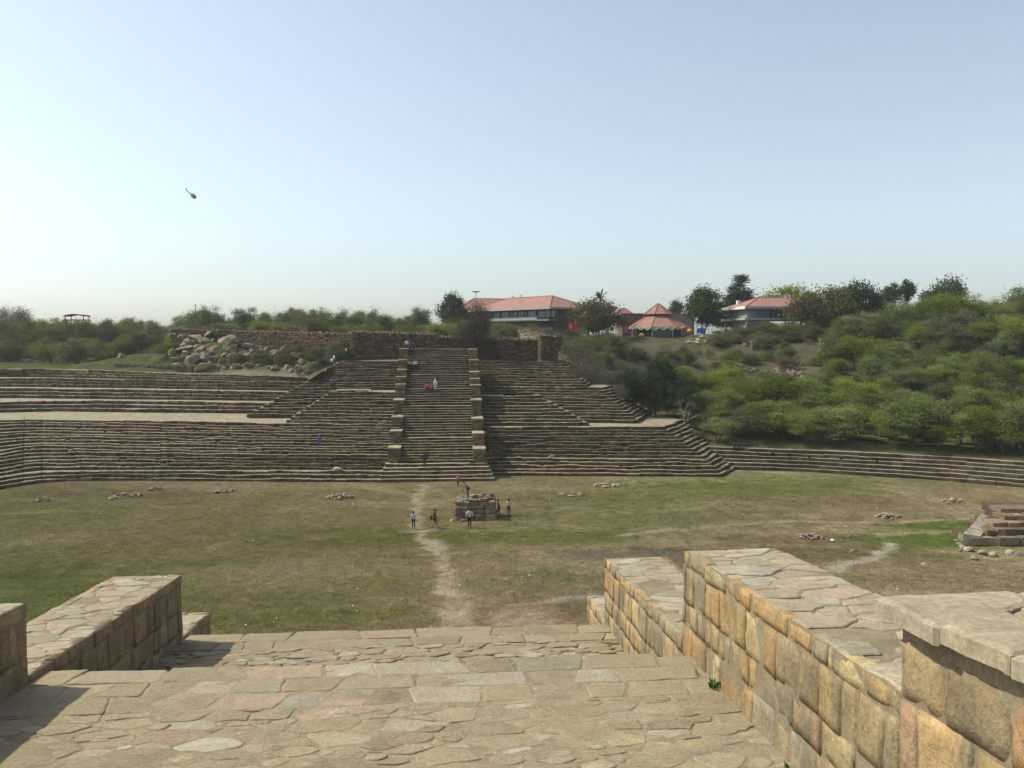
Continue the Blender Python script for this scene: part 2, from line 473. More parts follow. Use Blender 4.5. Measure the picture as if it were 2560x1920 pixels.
# ------------------------------------------------------------------ central staircase with stepped piers
XL, XR = -5.85, 2.90
stair = stepped_root("stone_staircase", M(-1.5, 97, 0), "steep central stone staircase climbing between two rows of stepped piers", "staircase")
def mline(y, z, x0=XL - .3, x1=XR + .3): return [M(x0, y, z), M(x1, y, z)]
yy, zz = 99.25, 1.8
lands = {8: .9, 20: 1.0, 27: .8, 33: .9, 42: .8}
grp = []; nst = 46; rise = (15.2 - 1.8) / nst; tr = (122.0 - 99.25 - sum(lands.values())) / nst
cur = []
y, z = yy, zz
start = (y, z); cnt = 0
for i in range(nst):
    cnt += 1
    if i in lands or i == nst - 1:
        ylast = start[0] + tr * (cnt - 1); zl = start[1] + rise * cnt
        grp.append((mline(start[0], start[1]), mline(ylast, zl), cnt))
        start = (ylast + tr + lands.get(i, 0), zl); cnt = 0
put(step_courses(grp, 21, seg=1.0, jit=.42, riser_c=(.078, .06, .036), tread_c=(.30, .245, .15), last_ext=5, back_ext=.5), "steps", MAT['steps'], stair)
pl = [(with_back([*mline(96.15, 0, -8.35, 5.3)], 4), with_back(mline(97.65, 1.44, -7.75, 4.7), 4), 4),
      (with_back(mline(98.45, 1.44, -7.6, 4.6), 4), with_back(mline(98.45, 1.8, -7.6, 4.6), 4), 1)]
pl = [(with_back_right(a, 4), with_back_right(b, 4), n) for a, b, n in pl]
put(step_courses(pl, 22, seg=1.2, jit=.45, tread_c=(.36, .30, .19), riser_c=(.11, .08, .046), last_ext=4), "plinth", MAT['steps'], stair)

lipsL = [1258, 1075, 920, 735, 565, 483, 405, 298, 178]
lipsR = [1278, 1105, 945, 740, 575, 505, 432, 300, 183]
def pier_pos(v):
    s = (830 + v / 4.366 - 850) / FPX
    Y = 69.99 / (.575 + s)
    return Y, CZ - s * Y
def rough_block(mb, lo, hi, c, rng, courses=None, capc=None, jit=.03):
    """a masonry block in stair coordinates: a core with stones proud of it and a slab on top"""
    x0, y0, z0 = lo; x1, y1, z1 = hi
    mb.box((x0 + .04, y0 + .04, z0), (x1 - .04, y1, z1 - .12), tuple(q * .7 for q in c), M)
    zc = z0
    while zc < z1 - .2:
        h = min(rng.uniform(.25, .45), z1 - .14 - zc)
        if z1 - .14 - zc - h < .15: h = z1 - .14 - zc
        xc = x0
        while xc < x1 - .05:
            w = min(rng.uniform(.3, .8), x1 - xc)
            if x1 - xc - w < .2: w = x1 - xc
            v = rng.uniform(.6, 1.3); k = rng.uniform(-.12, .15)
            d = rng.uniform(-.02, .03)
            mb.box((xc + .012, y0 - d, zc + .012), (xc + w - .012, y0 + .3, zc + h - .008), (c[0] * v * (1 + k), c[1] * v, c[2] * v * (1 - k)), M, .012, rng)
            xc += w
        for side in (0, 1):
            yc = y0 + .31
            while yc < y1 - .05:
                w = min(rng.uniform(.4, .9), y1 - yc)
                v = rng.uniform(.6, 1.3); k = rng.uniform(-.12, .15); d = rng.uniform(-.02, .03)
                cc = (c[0] * v * (1 + k), c[1] * v, c[2] * v * (1 - k))
                if side == 0: mb.box((x0 - d, yc + .01, zc + .012), (x0 + .2, yc + w - .01, zc + h - .008), cc, M, .01, rng)
                else: mb.box((x1 - .2, yc + .01, zc + .012), (x1 + d, yc + w - .01, zc + h - .008), cc, M, .01, rng)
                yc += w
        zc += h
    yc = y0 - .05
    cc = capc or (.36, .30, .195)
    while yc < y1:
        w = min(rng.uniform(.5, 1.0), y1 - yc)
        v = rng.uniform(.85, 1.15)
        mb.box((x0 - .05, yc + .008, z1 - .13), (x1 + .05, yc + w - .004, z1), tuple(q * v for q in cc), M, .015, rng)
        yc += w
rng = random.Random(5)
for side, lips in ((-1, lipsL), (1, lipsR)):
    pos = [pier_pos(v) for v in lips]
    for k, (Y, zt) in enumerate(pos):
        w = 1.45 - .03 * k
        Ye = pos[k + 1][0] + .15 if k < 8 else 123.5
        zb = max(1.8, 1.8 + .575 * (Y - 99.2) - 1.2)
        mb = MB()
        c = lerp(Vector((.165, .125, .068)), Vector((.18, .115, .062)), k / 8)
        if side < 0: rough_block(mb, (XL - w, Y, zb), (XL, Ye, zt), tuple(c), rng)
        else: rough_block(mb, (XR, Y, zb), (XR + w, Ye, zt), tuple(c), rng)
        put(mb, "pier", MAT['rubble'], stair)
# ------------------------------------------------------------------ basin floor: grass, bare earth and trodden paths
def seg_dist(X, Y, pts):
    best = np.full(X.shape, 1e9)
    for a, b in zip(pts[:-1], pts[1:]):
        dx, dy = b[0] - a[0], b[1] - a[1]
        t = np.clip(((X - a[0]) * dx + (Y - a[1]) * dy) / (dx * dx + dy * dy + 1e-9), 0, 1)
        best = np.minimum(best, np.hypot(X - a[0] - t * dx, Y - a[1] - t * dy))
    return best
def sm(x, a, b):
    t = np.clip((x - a) / (b - a), 0, 1); return t * t * (3 - 2 * t)
gx = np.arange(-88, 82.01, .3); gy = np.arange(24, 112.01, .3)
X, Y = np.meshgrid(gx, gy)
n1 = fbm(X * .16, Y * .16, 5); n2 = fbm(X * .8 + 30, Y * .8, 4); n3 = fbm(X * .05 + 9, Y * .05 + 4, 4); n4 = fbm(X * 2.2, Y * 2.2 + 8, 3)
Z = (fbm(X * .12 + 3, Y * .12, 4) - .5) * .5 + (n2 - .5) * .10 - .05
wx = X + (n1 - .5) * 6; wy = Y + (n2 - .5) * 3
Zedge = sm(np.abs(X + 10), 40, 60)
Z = Z * (1 - .8 * sm(Y, 88, 94))
brown = np.array([.225, .180, .098]); dry = np.array([.30, .245, .142]); olive = np.array([.195, .160, .068]); green = np.array([.132, .145, .038]); lush = np.array([.098, .140, .030])
earth = np.array([.335, .275, .172]); red = np.array([.30, .19, .125]); dark = np.array([.115, .095, .06])
C = np.empty(X.shape + (3,)); C[:] = brown
def blend(c, w): 
    global C
    C = C * (1 - w[..., None]) + c * w[..., None]
def blob(px, py, rx, ry, c, amt, soft=.6, nz=1.0):
    p = G(px, py)
    d = np.hypot((wx - p.x) / rx, (wy - p.y) / ry) + (n2 - .5) * nz
    blend(c, amt * (1 - sm(d, 1 - soft, 1 + soft * .6)))
blend(dry, .65 * sm(n1, .40, .60))
blend(olive, .8 * sm(n3 + .4 * (n2 - .5), .40, .60) * sm(-X, -8, 14))
# the greener left and right sides, read off the photograph
for a in [(60, 1290, 12, 8, green, .75), (40, 1420, 7, 6, green, .8), (130, 1500, 9, 7, lush, .8), (330, 1440, 9, 4, green, .55), (300, 1380, 12, 3, olive, .7),
          (540, 1405, 4.2, 1.5, lush, .85), (620, 1412, 3, 1.0, np.array([.15, .15, .02]), .6), (640, 1525, 7, 4, green, .5), (770, 1530, 3.2, .9, lush, .5), (960, 1535, 2.4, .9, np.array([.16, .15, .03]), .8),
          (540, 1480, 6, 3, olive, .6), (900, 1350, 11, 2.6, green, .6), (760, 1355, 6, 2.0, np.array([.14, .14, .035]), .5), (1040, 1440, 3, 1.4, np.array([.14, .14, .03]), .6), (1050, 1475, 2.5, .9, olive, .6),
          (1260, 1335, 17, 3.6, np.array([.125, .135, .035]), .85), (1420, 1345, 9, 3.0, green, .6), (1560, 1290, 16, 4.5, green, .65), (1480, 1250, 14, 4, np.array([.13, .135, .04]), .6),
          (1760, 1230, 20, 6, green, .75), (1950, 1190, 16, 2.5, lush, .5), (1900, 1215, 14, 5, green, .7), (2150, 1205, 14, 3, lush, .55), (1700, 1300, 12, 4, np.array([.14, .135, .05]), .6), (2160, 1255, 12, 3, olive, .5),
          (2330, 1350, 8, 3.0, lush, 1.2), (2390, 1310, 8, 2.6, lush, 1.15), (2280, 1385, 4, 1.6, lush, .6), (1385, 1438, 2.8, 1.4, green, .75), (1710, 1215, 9, 2.5, lush, .4),
          (700, 1290, 14, 3, olive, .4), (420, 1260, 16, 3.5, olive, .5), (60, 1235, 7, 2.4, green, .6), (200, 1225, 14, 3, olive, .45)]:
    blob(a[0], a[1], a[2], a[3], a[4], a[5] * .8)
for a in [(1840, 1390, 9, 2.5, dark, .45), (2000, 1380, 10, 3, dark, .4), (2060, 1345, 8, 2, dark, .4), (2450, 1460, 14, 5, brown, .7), (2100, 1450, 9, 3, brown, .6), (1620, 1380, 6, 1.5, dark, .4), (1550, 1390, 5, 1.4, np.array([.19, .165, .125]), .5),
          (2030, 1255, 8, 1.2, dark, .35), (880, 1215, 10, 2, dry, .6), (1000, 1260, 6, 1.5, earth, .35), (980, 1254, 5, .8, earth, .5), (330, 1235, 10, 2.5, np.array([.15, .125, .085]), .6), (1180, 1320, 5, 1.2, dry, .5),
          (100, 1279, 6, 1.2, earth, .5), (430, 1264, 2.5, .6, earth, .5), (1330, 1220, 9, 2, dry, .55), (1240, 1255, 5, 1.2, dry, .5), (1920, 1330, 3, 1.0, earth, .4), (2230, 1480, 7, 1.0, earth, .65), (2060, 1430, 6, 1.2, earth, .4), (600, 1440, 9, 4, dry, .35), (760, 1420, 9, 3, dry, .45)]:
    blob(a[0], a[1], a[2], a[3], a[4], a[5])
def path(pts, w, c, amt, soft=1.0, z=0.03):
    global Z
    P = [G(*p) for p in pts]; P = [(p.x, p.y) for p in P]
    d = seg_dist(X + (n2 - .5) * 1.6 + (n4 - .5) * .5, Y + (n4 - .5) * .8, P)
    m = (1 - sm(d, w * .35, w * (1 + soft))) * (.55 + .9 * n2)
    blend(c, np.clip(amt * m, 0, 1)); Z = Z - z * m
path([(1060, 1212), (1050, 1240), (1042, 1270), (1040, 1320), (1052, 1345), (1085, 1365), (1095, 1384), (1112, 1420), (1122, 1445), (1130, 1475), (1140, 1510), (1135, 1560), (1120, 1600)], .4, earth * 1.2, 1.15, 1.0)
path([(1010, 1323), (1075, 1324)], .5, earth, .8)
path([(1078, 1352), (1110, 1372)], .55, np.array([.40, .345, .24]), .9)
path([(1055, 1384), (1160, 1383)], .3, earth, .8)
path([(1130, 1480), (1142, 1520), (1132, 1575)], .85, earth * 1.25, 1.1, 1.0)
path([(1560, 1337), (1640, 1325), (1720, 1318), (1800, 1312), (1900, 1305), (1990, 1301), (2100, 1303), (2240, 1300), (2420, 1291)], .35, earth, .85, 1.2)
path([(2225, 1358), (2215, 1372), (2180, 1395), (2150, 1402), (2110, 1412), (2085, 1425)], .4, np.array([.42, .37, .28]), .9, 1.3)
path([(2180, 1400), (2200, 1408)], .4, earth, .7)
path([(1190, 1508), (1310, 1508), (1420, 1494), (1520, 1478), (1640, 1455)], .28, np.array([.34, .30, .23]), .7, 1.4)
path([(920, 1215), (1040, 1240), (1080, 1228)], .6, dry * 1.15, .6, 1.5)
path([(1150, 1242), (1060, 1262)], .4, dry * 1.2, .5, 1.5)
pm = G(1310, 1550)
d = np.hypot((X - pm.x) / 2.75, (Y - pm.y) / 3.0) + (n2 - .5) * .35 + (n4 - .5) * .2
blend(red, .9 * (1 - sm(d, .95, 1.2))); blend(np.array([.36, .28, .185]), .95 * (1 - sm(d, .62, .92)))
blend(red, .5 * (1 - sm(np.hypot(X - G(1180, 1575).x, (Y - G(1180, 1575).y) / 1.2), .6, 1.8)))
C *= .95 * (.80 + .4 * n4)[..., None] * (.86 + .28 * n2)[..., None]
ny, nx = X.shape
idx = np.arange(nx * ny).reshape(ny, nx)
F = np.stack([idx[:-1, :-1], idx[:-1, 1:], idx[1:, 1:], idx[1:, :-1]], -1).reshape(-1, 4)
V = np.stack([X, Y, Z], -1).reshape(-1, 3)
def floor_height(x, y):
    i = int(round((x + 88) / .3)); j = int(round((y - 24) / .3))
    return float(Z[min(max(j, 0), ny - 1), min(max(i, 0), nx - 1)])
def ground_mat(name, b=1.0):
    m, nt, out = newmat(name)
    P = geopos(nt)
    na = noise(nt, 1.4, 6, .75, P, .4); nb = noise(nt, 7, 5, .75, P); nc = noise(nt, .35, 4, .6, P, 1.0)
    c = mix(nt, 1.0, attr(nt), ramp(nt, na.outputs[0], [(.32, .70), (.68, 1.28)]), 'MULTIPLY')
    c = mix(nt, 1.0, c, ramp(nt, nb.outputs[0], [(.35, .62), (.65, 1.3)]), 'MULTIPLY')
    c = mix(nt, 1.0, c, ramp(nt, nc.outputs[0], [(.35, .88), (.65, 1.1)]), 'MULTIPLY')
    c = mix(nt, ramp(nt, noise(nt, 3.2, 6, .8, P, .8).outputs[0], [(.60, 0.), (.70, .5)]), c, (.08, .065, .035))
    bs = nt.nodes.new("ShaderNodeBsdfDiffuse"); bs.inputs["Roughness"].default_value = .8
    nt.links.new(c, bs.inputs[0])
    h = math_node(nt, 'ADD', nb.outputs[0], math_node(nt, 'MULTIPLY', na.outputs[0], 1.5))
    nt.links.new(bump(nt, h, 1.0, .14), bs.inputs["Normal"])
    nt.links.new(bs.outputs[0], out.inputs[0])
    return m
MAT['ground'] = ground_mat("dry_grass_ground")
fl = link_mesh("basin_ground", np_mesh("basin_ground", V, F, MAT['ground'], C.reshape(-1, 3), True))
tag(fl, kind="structure")

# short dry grass standing on the floor
rs = np.random.RandomState(3)
N = 190000
px_ = rs.uniform(-70, 66, N); py_ = rs.uniform(45, 100, N)
i_ = np.clip(((px_ + 88) / .3).round().astype(int), 0, nx - 1); j_ = np.clip(((py_ - 24) / .3).round().astype(int), 0, ny - 1)
cc = C[j_, i_]
keep = (cc[:, 1] > cc[:, 0] * .80) & (rs.rand(N) < .35 + .8 * (fbm(px_ * .5, py_ * .5, 3) - .3)) & (np.abs(px_) < py_ * .72 + 3)
px_, py_, i_, j_, cc = px_[keep], py_[keep], i_[keep], j_[keep], cc[keep]
n = len(px_); hz = rs.uniform(.03, .11, n) * (1 + 1.2 * (rs.rand(n) < .05)); wz = rs.uniform(.015, .05, n); an = rs.uniform(0, math.pi, n)
z0 = Z[j_, i_] - .02
dx, dy = np.cos(an) * wz, np.sin(an) * wz; lx, ly = rs.normal(0, .05, n), rs.normal(0, .05, n)
Vg = np.stack([np.stack([px_ - dx, py_ - dy, z0], -1), np.stack([px_ + dx, py_ + dy, z0], -1), np.stack([px_ + dx * .5 + lx, py_ + dy * .5 + ly, z0 + hz], -1), np.stack([px_ - dx * .5 + lx, py_ - dy * .5 + ly, z0 + hz * .8], -1)], 1).reshape(-1, 3)
Fg = np.arange(n * 4).reshape(n, 4)
gcol = np.repeat(cc * rs.uniform(.75, 1.2, (n, 1)), 4, axis=0)
MAT['grass'] = leaf_mat("grass_blades", (1, 1, 1), 0, .3, 0)
gr = link_mesh("grass", np_mesh("grass", Vg, Fg, MAT['grass'], gcol))
tag(gr, "short patchy grass tufts growing over the basin floor", "grass", kind="stuff")

# ------------------------------------------------------------------ terrain beyond the banks
start_px = [(-700, 925, 11.5), (-420, 922.5, 11.45), (-150, 922, 11.4), (0, 921.8, 11.4), (150, 922.5, 11.35), (340, 929, 11.1), (600, 938, 10.8), (700, 940, 10.75), (764, 941, 10.75), (772, 949, 10.8), (800, 932, 11.75), (825, 917, 12.55), (850, 902.3, 13.28), (1000, 902.3, 13.3),
            (1195, 902.5, 13.2), (1405, 903, 13.2), (1420, 918, 12.4), (1455, 952, 10.4), (1470, 966, 9.7), (1532, 963.5, 9.65), (1550, 985, 8.3), (1590, 1015, 6.7), (1628, 1034, 5.4), (1708, 1048, 5.28), (1728, 1085, 3.8), (1745, 1114, 2.55),
            (2006, 1124.8, 2.5), (2190, 1132.4, 2.5), (2373, 1141.4, 2.5), (2560, 1154, 2.5), (2760, 1169, 2.5), (3000, 1189, 2.5), (3600, 1240, 2.5)]
SPX = [(p[0], G(*p)) for p in start_px]
ctrl = [(-300, 170, 12), (-300, 230, 15), (0, 165, 11.8), (0, 195, 13.2), (0, 240, 15), (200, 160, 11.6), (200, 190, 13.0), (300, 240, 15.5), (330, 150, 11.6), (400, 146, 12.6), (400, 160, 14.0),
        (480, 141, 12.2), (480, 150, 16.2), (560, 139, 12.2), (560, 149, 16.6), (650, 139, 12.5), (650, 150, 15.6), (740, 135, 12.2), (740, 145, 14.6), (830, 134, 13.4), (870, 128, 13.4), (600, 170, 16.6), (600, 215, 17.5),
        (900, 135, 13.8), (900, 165, 15.3), (1000, 131, 13.8), (1000, 150, 14.8), (1100, 131, 13.9), (1100, 155, 15.4), (1200, 132, 13.6), (1200, 155, 15.2), (1200, 180, 16.8), (1350, 135, 13.2), (1350, 160, 15.3), (1350, 190, 17.4),
        (1430, 140, 13.0), (1450, 160, 14.8), (1500, 138, 11.6), (1550, 150, 13.3), (1600, 128, 7.6), (1600, 138, 10.0), (1600, 190, 17.2), (1600, 210, 17.6), (1650, 150, 12.3), (1650, 175, 15.8),
        (1700, 122, 5.4), (1740, 116, 3.0), (1740, 135, 7.0), (1750, 160, 13.3), (1800, 190, 17.8), (1800, 125, 3.8), (1900, 190, 18.4), (1900, 140, 8.0), (1900, 155, 12.4), (1900, 170, 15.8), (2100, 190, 19.0), (2300, 180, 19.6), (2560, 170, 20.0), (2900, 165, 19.8),
        (2000, 117, 2.7), (2000, 130, 4.4), (2000, 150, 11.5), (2150, 168, 16.6), (2300, 113, 2.7), (2300, 124, 4.0), (2300, 140, 9.6), (2300, 160, 16.6), (2560, 106, 2.7), (2560, 118, 4.2), (2560, 132, 8.8), (2560, 150, 15.6),
        (2850, 100, 2.7), (2850, 115, 4.5), (2850, 140, 13), (3300, 100, 3), (3300, 140, 14)]
for px in (-900, -300, 300, 900, 1500, 2100, 2700, 3500):
    ctrl += [(px, 300, 18), (px, 450, 18), (px, 900, 16)]
CP_ = np.array([((c[0] - 1280) / FPX * c[1], c[1], c[2]) for c in ctrl])
def terrain_raw(x, y):
    x = np.asarray(x, float); y = np.asarray(y, float)
    num = 0; den = 0
    for cx, cy, cz in CP_:
        sc = max(cy, 100) / 140.0
        d2 = ((x - cx) ** 2 + (y - cy) ** 2) / (sc * sc)
        w = 1 / (d2 + 9.0) ** 1.9
        num = num + w * cz; den = den + w
    return num / den
ang = [math.atan2(p.x, p.y) for _, p in SPX]; rad = [math.hypot(p.x, p.y) for _, p in SPX]; sz = [p.z for _, p in SPX]
def terrain_h(x, y):
    th = np.arctan2(x, y); r = np.hypot(x, y)
    r0 = np.interp(th, ang, rad) + .3; z0 = np.interp(th, ang, sz) - .06
    t = sm(r - r0, 0, 9.0)
    base = terrain_raw(x, y) + (fbm(np.asarray(x) * .08 + 40, np.asarray(y) * .08, 4) - .5) * 1.2 * sm(r - r0, 3, 14)
    return z0 * (1 - t) + base * t
A_ = np.linspace(ang[0], ang[-1], 420)
T_ = np.concatenate([np.linspace(0, 12, 14), 12 + np.geomspace(1.2, 260, 110), np.array([300, 340.])])
AA, TT = np.meshgrid(A_, T_)
RR = np.interp(AA, ang, rad) + .3 + TT
XX, YY = RR * np.sin(AA), RR * np.cos(AA)
ZZ = terrain_h(XX, YY)
tn = fbm(XX * .1, YY * .1, 4); tn2 = fbm(XX * .6, YY * .6 + 9, 3)
TC = np.empty(XX.shape + (3,)); TC[:] = np.array([.15, .125, .078])
w = sm(tn, .42, .6)[..., None] * .45; TC = TC * (1 - w) + np.array([.085, .095, .038]) * w
# grass on the flat under the right hand trees and left of the rocks, bare dust behind the low steps
wg = (sm(XX, 18, 30) * (1 - sm(ZZ, 3.5, 7)))[..., None] * .75; TC = TC * (1 - wg) + np.array([.105, .105, .04]) * wg
wl = (sm(-XX, 44, 52) * (1 - sm(TT, 10, 24)))[..., None] * .8; TC = TC * (1 - wl) + np.array([.13, .15, .045]) * wl
wd = ((1 - sm(TT, 1.5, 5)) * sm(-XX, -6, 2) * (1 - sm(-XX, 23, 26)))[..., None] * .9; TC = TC * (1 - wd) + np.array([.36, .31, .22]) * wd
wd = ((1 - sm(TT, 2.5, 6)) * sm(-XX, 26, 34) * (1 - sm(-XX, 52, 60)))[..., None] * .8; TC = TC * (1 - wd) + np.array([.34, .28, .19]) * wd
TC *= (.75 + .5 * tn2)[..., None]
ny2, nx2 = XX.shape
idx = np.arange(nx2 * ny2).reshape(ny2, nx2)
F2 = np.stack([idx[:-1, :-1], idx[:-1, 1:], idx[1:, 1:], idx[1:, :-1]], -1).reshape(-1, 4)
tr_ = link_mesh("hillside", np_mesh("hillside", np.stack([XX, YY, ZZ], -1).reshape(-1, 3), F2, MAT['ground'], TC.reshape(-1, 3), True))
tag(tr_, kind="structure")
def th(x, y): return float(terrain_h(np.array([x]), np.array([y]))[0])
# the plain, one sheet to the horizon, below everything
MAT['plain'] = plain_mat("plain_earth", (.16, .14, .085), 1, .05, .3)
mb = MB(); mb.face([(-560, -120, -1.2), (560, -120, -1.2), (560, 560, -1.2), (-560, 560, -1.2)])
tag(mb.build("ground", MAT['plain']), kind="structure")
# ------------------------------------------------------------------ the near terrace: paving, landing, parapets
SL = 140 / FPX
def Nf(x, y, z):                     # near frame: metres right of / along the stairs' axis, height below the eye, falling gently away
    return M(x, y, CZ + z - SL * y)
ZP, ZL = -1.64, -2.20                # upper paving, lower landing
def clip_cell(poly, mx, my, nx_, ny_):
    out = []
    for i in range(len(poly)):
        a, b = poly[i], poly[(i + 1) % len(poly)]
        da = (a[0] - mx) * nx_ + (a[1] - my) * ny_; db = (b[0] - mx) * nx_ + (b[1] - my) * ny_
        if da <= 0: out.append(a)
        if da * db < 0:
            t = da / (da - db); out.append((a[0] + (b[0] - a[0]) * t, a[1] + (b[1] - a[1]) * t))
    return out
def voronoi(x0, x1, y0, y1, n, rng, ax=1.5, size_var=.6):
    S = []
    tries = 0
    while len(S) < n and tries < n * 60:
        tries += 1
        p = (rng.uniform(x0, x1), rng.uniform(y0, y1)); r = math.sqrt((x1 - x0) * (y1 - y0) / n) * rng.uniform(.35, .35 + size_var)
        if all(math.hypot((p[0] - q[0]) / ax ** .5, (p[1] - q[1]) * ax ** .5) > .5 * (r + q[2]) for q in S): S.append((*p, r))
    cells = []
    for i, (px, py, pr) in enumerate(S):
        poly = [(x0, y0), (x1, y0), (x1, y1), (x0, y1)]
        near = sorted((q for k, q in enumerate(S) if k != i), key=lambda q: ((q[0] - px) / ax) ** 2 + (q[1] - py) ** 2)[:22]
        for q in near:
            t = .5 + .5 * (pr ** 2 - q[2] ** 2) / (((q[0] - px) / ax) ** 2 + (q[1] - py) ** 2 + 1e-9) * .5
            t = min(max(t, .25), .75)
            mx, my = px + (q[0] - px) * t, py + (q[1] - py) * t
            poly = clip_cell(poly, mx, my, (q[0] - px) / ax ** 2, (q[1] - py))
            if len(poly) < 3: break
        if len(poly) >= 3: cells.append(poly)
    return cells
def area(poly): return .5 * abs(sum(poly[i][0] * poly[(i + 1) % len(poly)][1] - poly[(i + 1) % len(poly)][0] * poly[i][1] for i in range(len(poly))))
def flagstone(mb, poly, fn, z, gap, c, rng, thick=.05, wob=.012, rnd=1, bev=.010):
    A = area(poly)
    if A < .0012: return
    cx = sum(p[0] for p in poly) / len(poly); cy = sum(p[1] for p in poly) / len(poly)
    size = math.sqrt(A)
    k = max(.5, 1 - gap / size * 1.6)
    pts = [(cx + (p[0] - cx) * k, cy + (p[1] - cy) * k) for p in poly]
    # split long edges, wobble, round corners
    q = []
    for i in range(len(pts)):
        a, b = pts[i], pts[(i + 1) % len(pts)]
        L = math.hypot(b[0] - a[0], b[1] - a[1]); m = max(1, int(L / .04))
        for j in range(m):
            t = j / m
            q.append((a[0] + (b[0] - a[0]) * t + rng.gauss(0, wob * .4), a[1] + (b[1] - a[1]) * t + rng.gauss(0, wob * .4)))
    for _ in range(rnd):
        o = []
        for i in range(len(q)):
            a, b = q[i], q[(i + 1) % len(q)]
            o += [(a[0] * .75 + b[0] * .25, a[1] * .75 + b[1] * .25), (a[0] * .25 + b[0] * .75, a[1] * .25 + b[1] * .75)]
        q = o
        if len(q) > 70: break
    sx, sy = rng.gauss(0, .010), rng.gauss(0, .010)
    n = len(q)
    bv = min(bev, size * .12)
    inn = [(cx + (p[0] - cx) * (1 - bv * 2 / size), cy + (p[1] - cy) * (1 - bv * 2 / size)) for p in q]
    hz = lambda p, d: z + (p[0] - cx) * sx + (p[1] - cy) * sy - d
    V = [fn(p[0], p[1], hz(p, 0)) for p in inn] + [fn(p[0], p[1], hz(p, bv * .55)) for p in q] + [fn(p[0], p[1], hz(p, thick)) for p in q] + [fn(cx, cy, hz((cx, cy), -rng.uniform(0, .003)))]
    Fc = [(i, (i + 1) % n, 3 * n) for i in range(n)]
    for i in range(n):
        j = (i + 1) % n
        Fc += [(n + i, n + j, j, i), (2 * n + i, 2 * n + j, n + j, n + i)]
    mb.mesh(V, Fc, c)
FLAG = [(.285, .232, .142), (.31, .25, .152), (.26, .218, .138), (.325, .258, .16), (.275, .23, .148), (.30, .23, .155), (.29, .262, .195), (.335, .288, .195)]
def flag_col(rng, odd=.12):
    r = rng.random()
    if r < odd * .45: c = (.37, .34, .265)
    elif r < odd: c = (.345, .245, .17)
    else: c = rng.choice(FLAG)
    v = rng.uniform(.70, 1.12)
    return tuple(q * v for q in c)
def bed(name, x0, x1, y0, y1, z, amp, root, fn=Nf, step=.03, c=(.265, .216, .135), yl=None):
    xs = np.arange(x0, x1 + step, step); ys = np.arange(y0, y1 + 1e-6, step)
    gx_, gy_ = np.meshgrid(xs, ys)
    hz = z + (fbm(gx_ * 4 + 3, gy_ * 6 + 1, 4) - .5) * amp * 2
    yw = gy_ - SL * 0
    wx_ = gx_ * CA - gy_ * SA; wy_ = gx_ * SA + gy_ * CA; wz_ = CZ + hz - SL * gy_
    V_ = np.stack([wx_, wy_, wz_], -1).reshape(-1, 3) - np.array(root.location)
    m_, n_ = gx_.shape; idx = np.arange(m_ * n_).reshape(m_, n_)
    F_ = np.stack([idx[:-1, :-1], idx[:-1, 1:], idx[1:, 1:], idx[1:, :-1]], -1).reshape(-1, 4)
    cv = (.82 + .36 * fbm(gx_ * 2.3, gy_ * 3, 4)).reshape(-1, 1) * np.array(c)
    o = link_mesh(name, np_mesh(name, V_, F_, MAT['mortar'], cv, True), root)
    return o

near = stepped_root("paved_terrace", Nf(-.4, 2, ZP), "pale crazy-paved stone terrace in the foreground, stepping down to a lower landing", "terrace")
rng = random.Random(41)
mb = MB()
X0, X1 = -2.43, 1.52
# lip of long dressed slabs, then looser rows, then crazy paving
def slab_row(y0, y1, z, wmin, wmax, fn=Nf, skew=.05, odd=.08, gap=.008, x0=X0, x1=X1, rag=0.0):
    x = x0 - rng.uniform(0, .2)
    ed = 0
    while x < x1:
        w = rng.uniform(wmin, wmax); e2 = rng.uniform(-skew, skew)
        xb = min(x + w, x1 + .05)
        yj = rng.uniform(-rag, rag)
        flagstone(mb, [(x + ed * .5, y0 + rng.uniform(-.012, .012)), (xb + e2 * .5, y0 + rng.uniform(-.012, .012)), (xb - e2, y1 + yj + rng.uniform(-.01, .01)), (x - ed, y1 + yj + rng.uniform(-.01, .01))], fn, z + rng.uniform(-.003, .003), gap, flag_col(rng, odd), rng, .12, .010, 1, .007)
        x = xb; ed = e2
slab_row(4.80, 5.04, ZP, .22, .62, rag=.03)
slab_row(4.58, 4.80, ZP, .16, .5)
slab_row(4.34, 4.58, ZP, .14, .46)
cells = [p for p in voronoi(X0, X1, 1.6, 4.34, 620, rng, 1.75, 1.05)]
for p in cells: flagstone(mb, p, Nf, ZP + rng.uniform(-.004, .002), .007, flag_col(rng), rng, .05, .012, 1, .006)
# small stones bedded over the joints
for _ in range(90):
    x, y = rng.uniform(X0 + .1, X1 - .1), rng.uniform(2.2, 4.6); r = rng.uniform(.02, .07); a0 = rng.uniform(0, 6)
    poly = [(x + r * 1.8 * math.cos(a0 + t) * rng.uniform(.7, 1.1), y + r * .8 * math.sin(a0 + t) * rng.uniform(.7, 1.1)) for t in (0, 1.1, 2.2, 3.2, 4.2, 5.3)]
    flagstone(mb, poly, Nf, ZP + rng.uniform(-.003, .002), 0, flag_col(rng, .5), rng, .03, .006)
put(mb, "paving", MAT['flag'], near)
bed("bedding", X0, X1, .4, 5.01, ZP - .003, .006, near)
mb = MB()
slab_row(7.46, 7.74, ZL, .28, .7, rag=.03)
slab_row(7.22, 7.46, ZL, .2, .5, odd=.15)
for p in voronoi(X0, X1, 4.9, 7.22, 620, rng, 1.8, .8): flagstone(mb, p, Nf, ZL + rng.uniform(-.007, .007), .009, flag_col(rng, .28), rng, .06, .016)
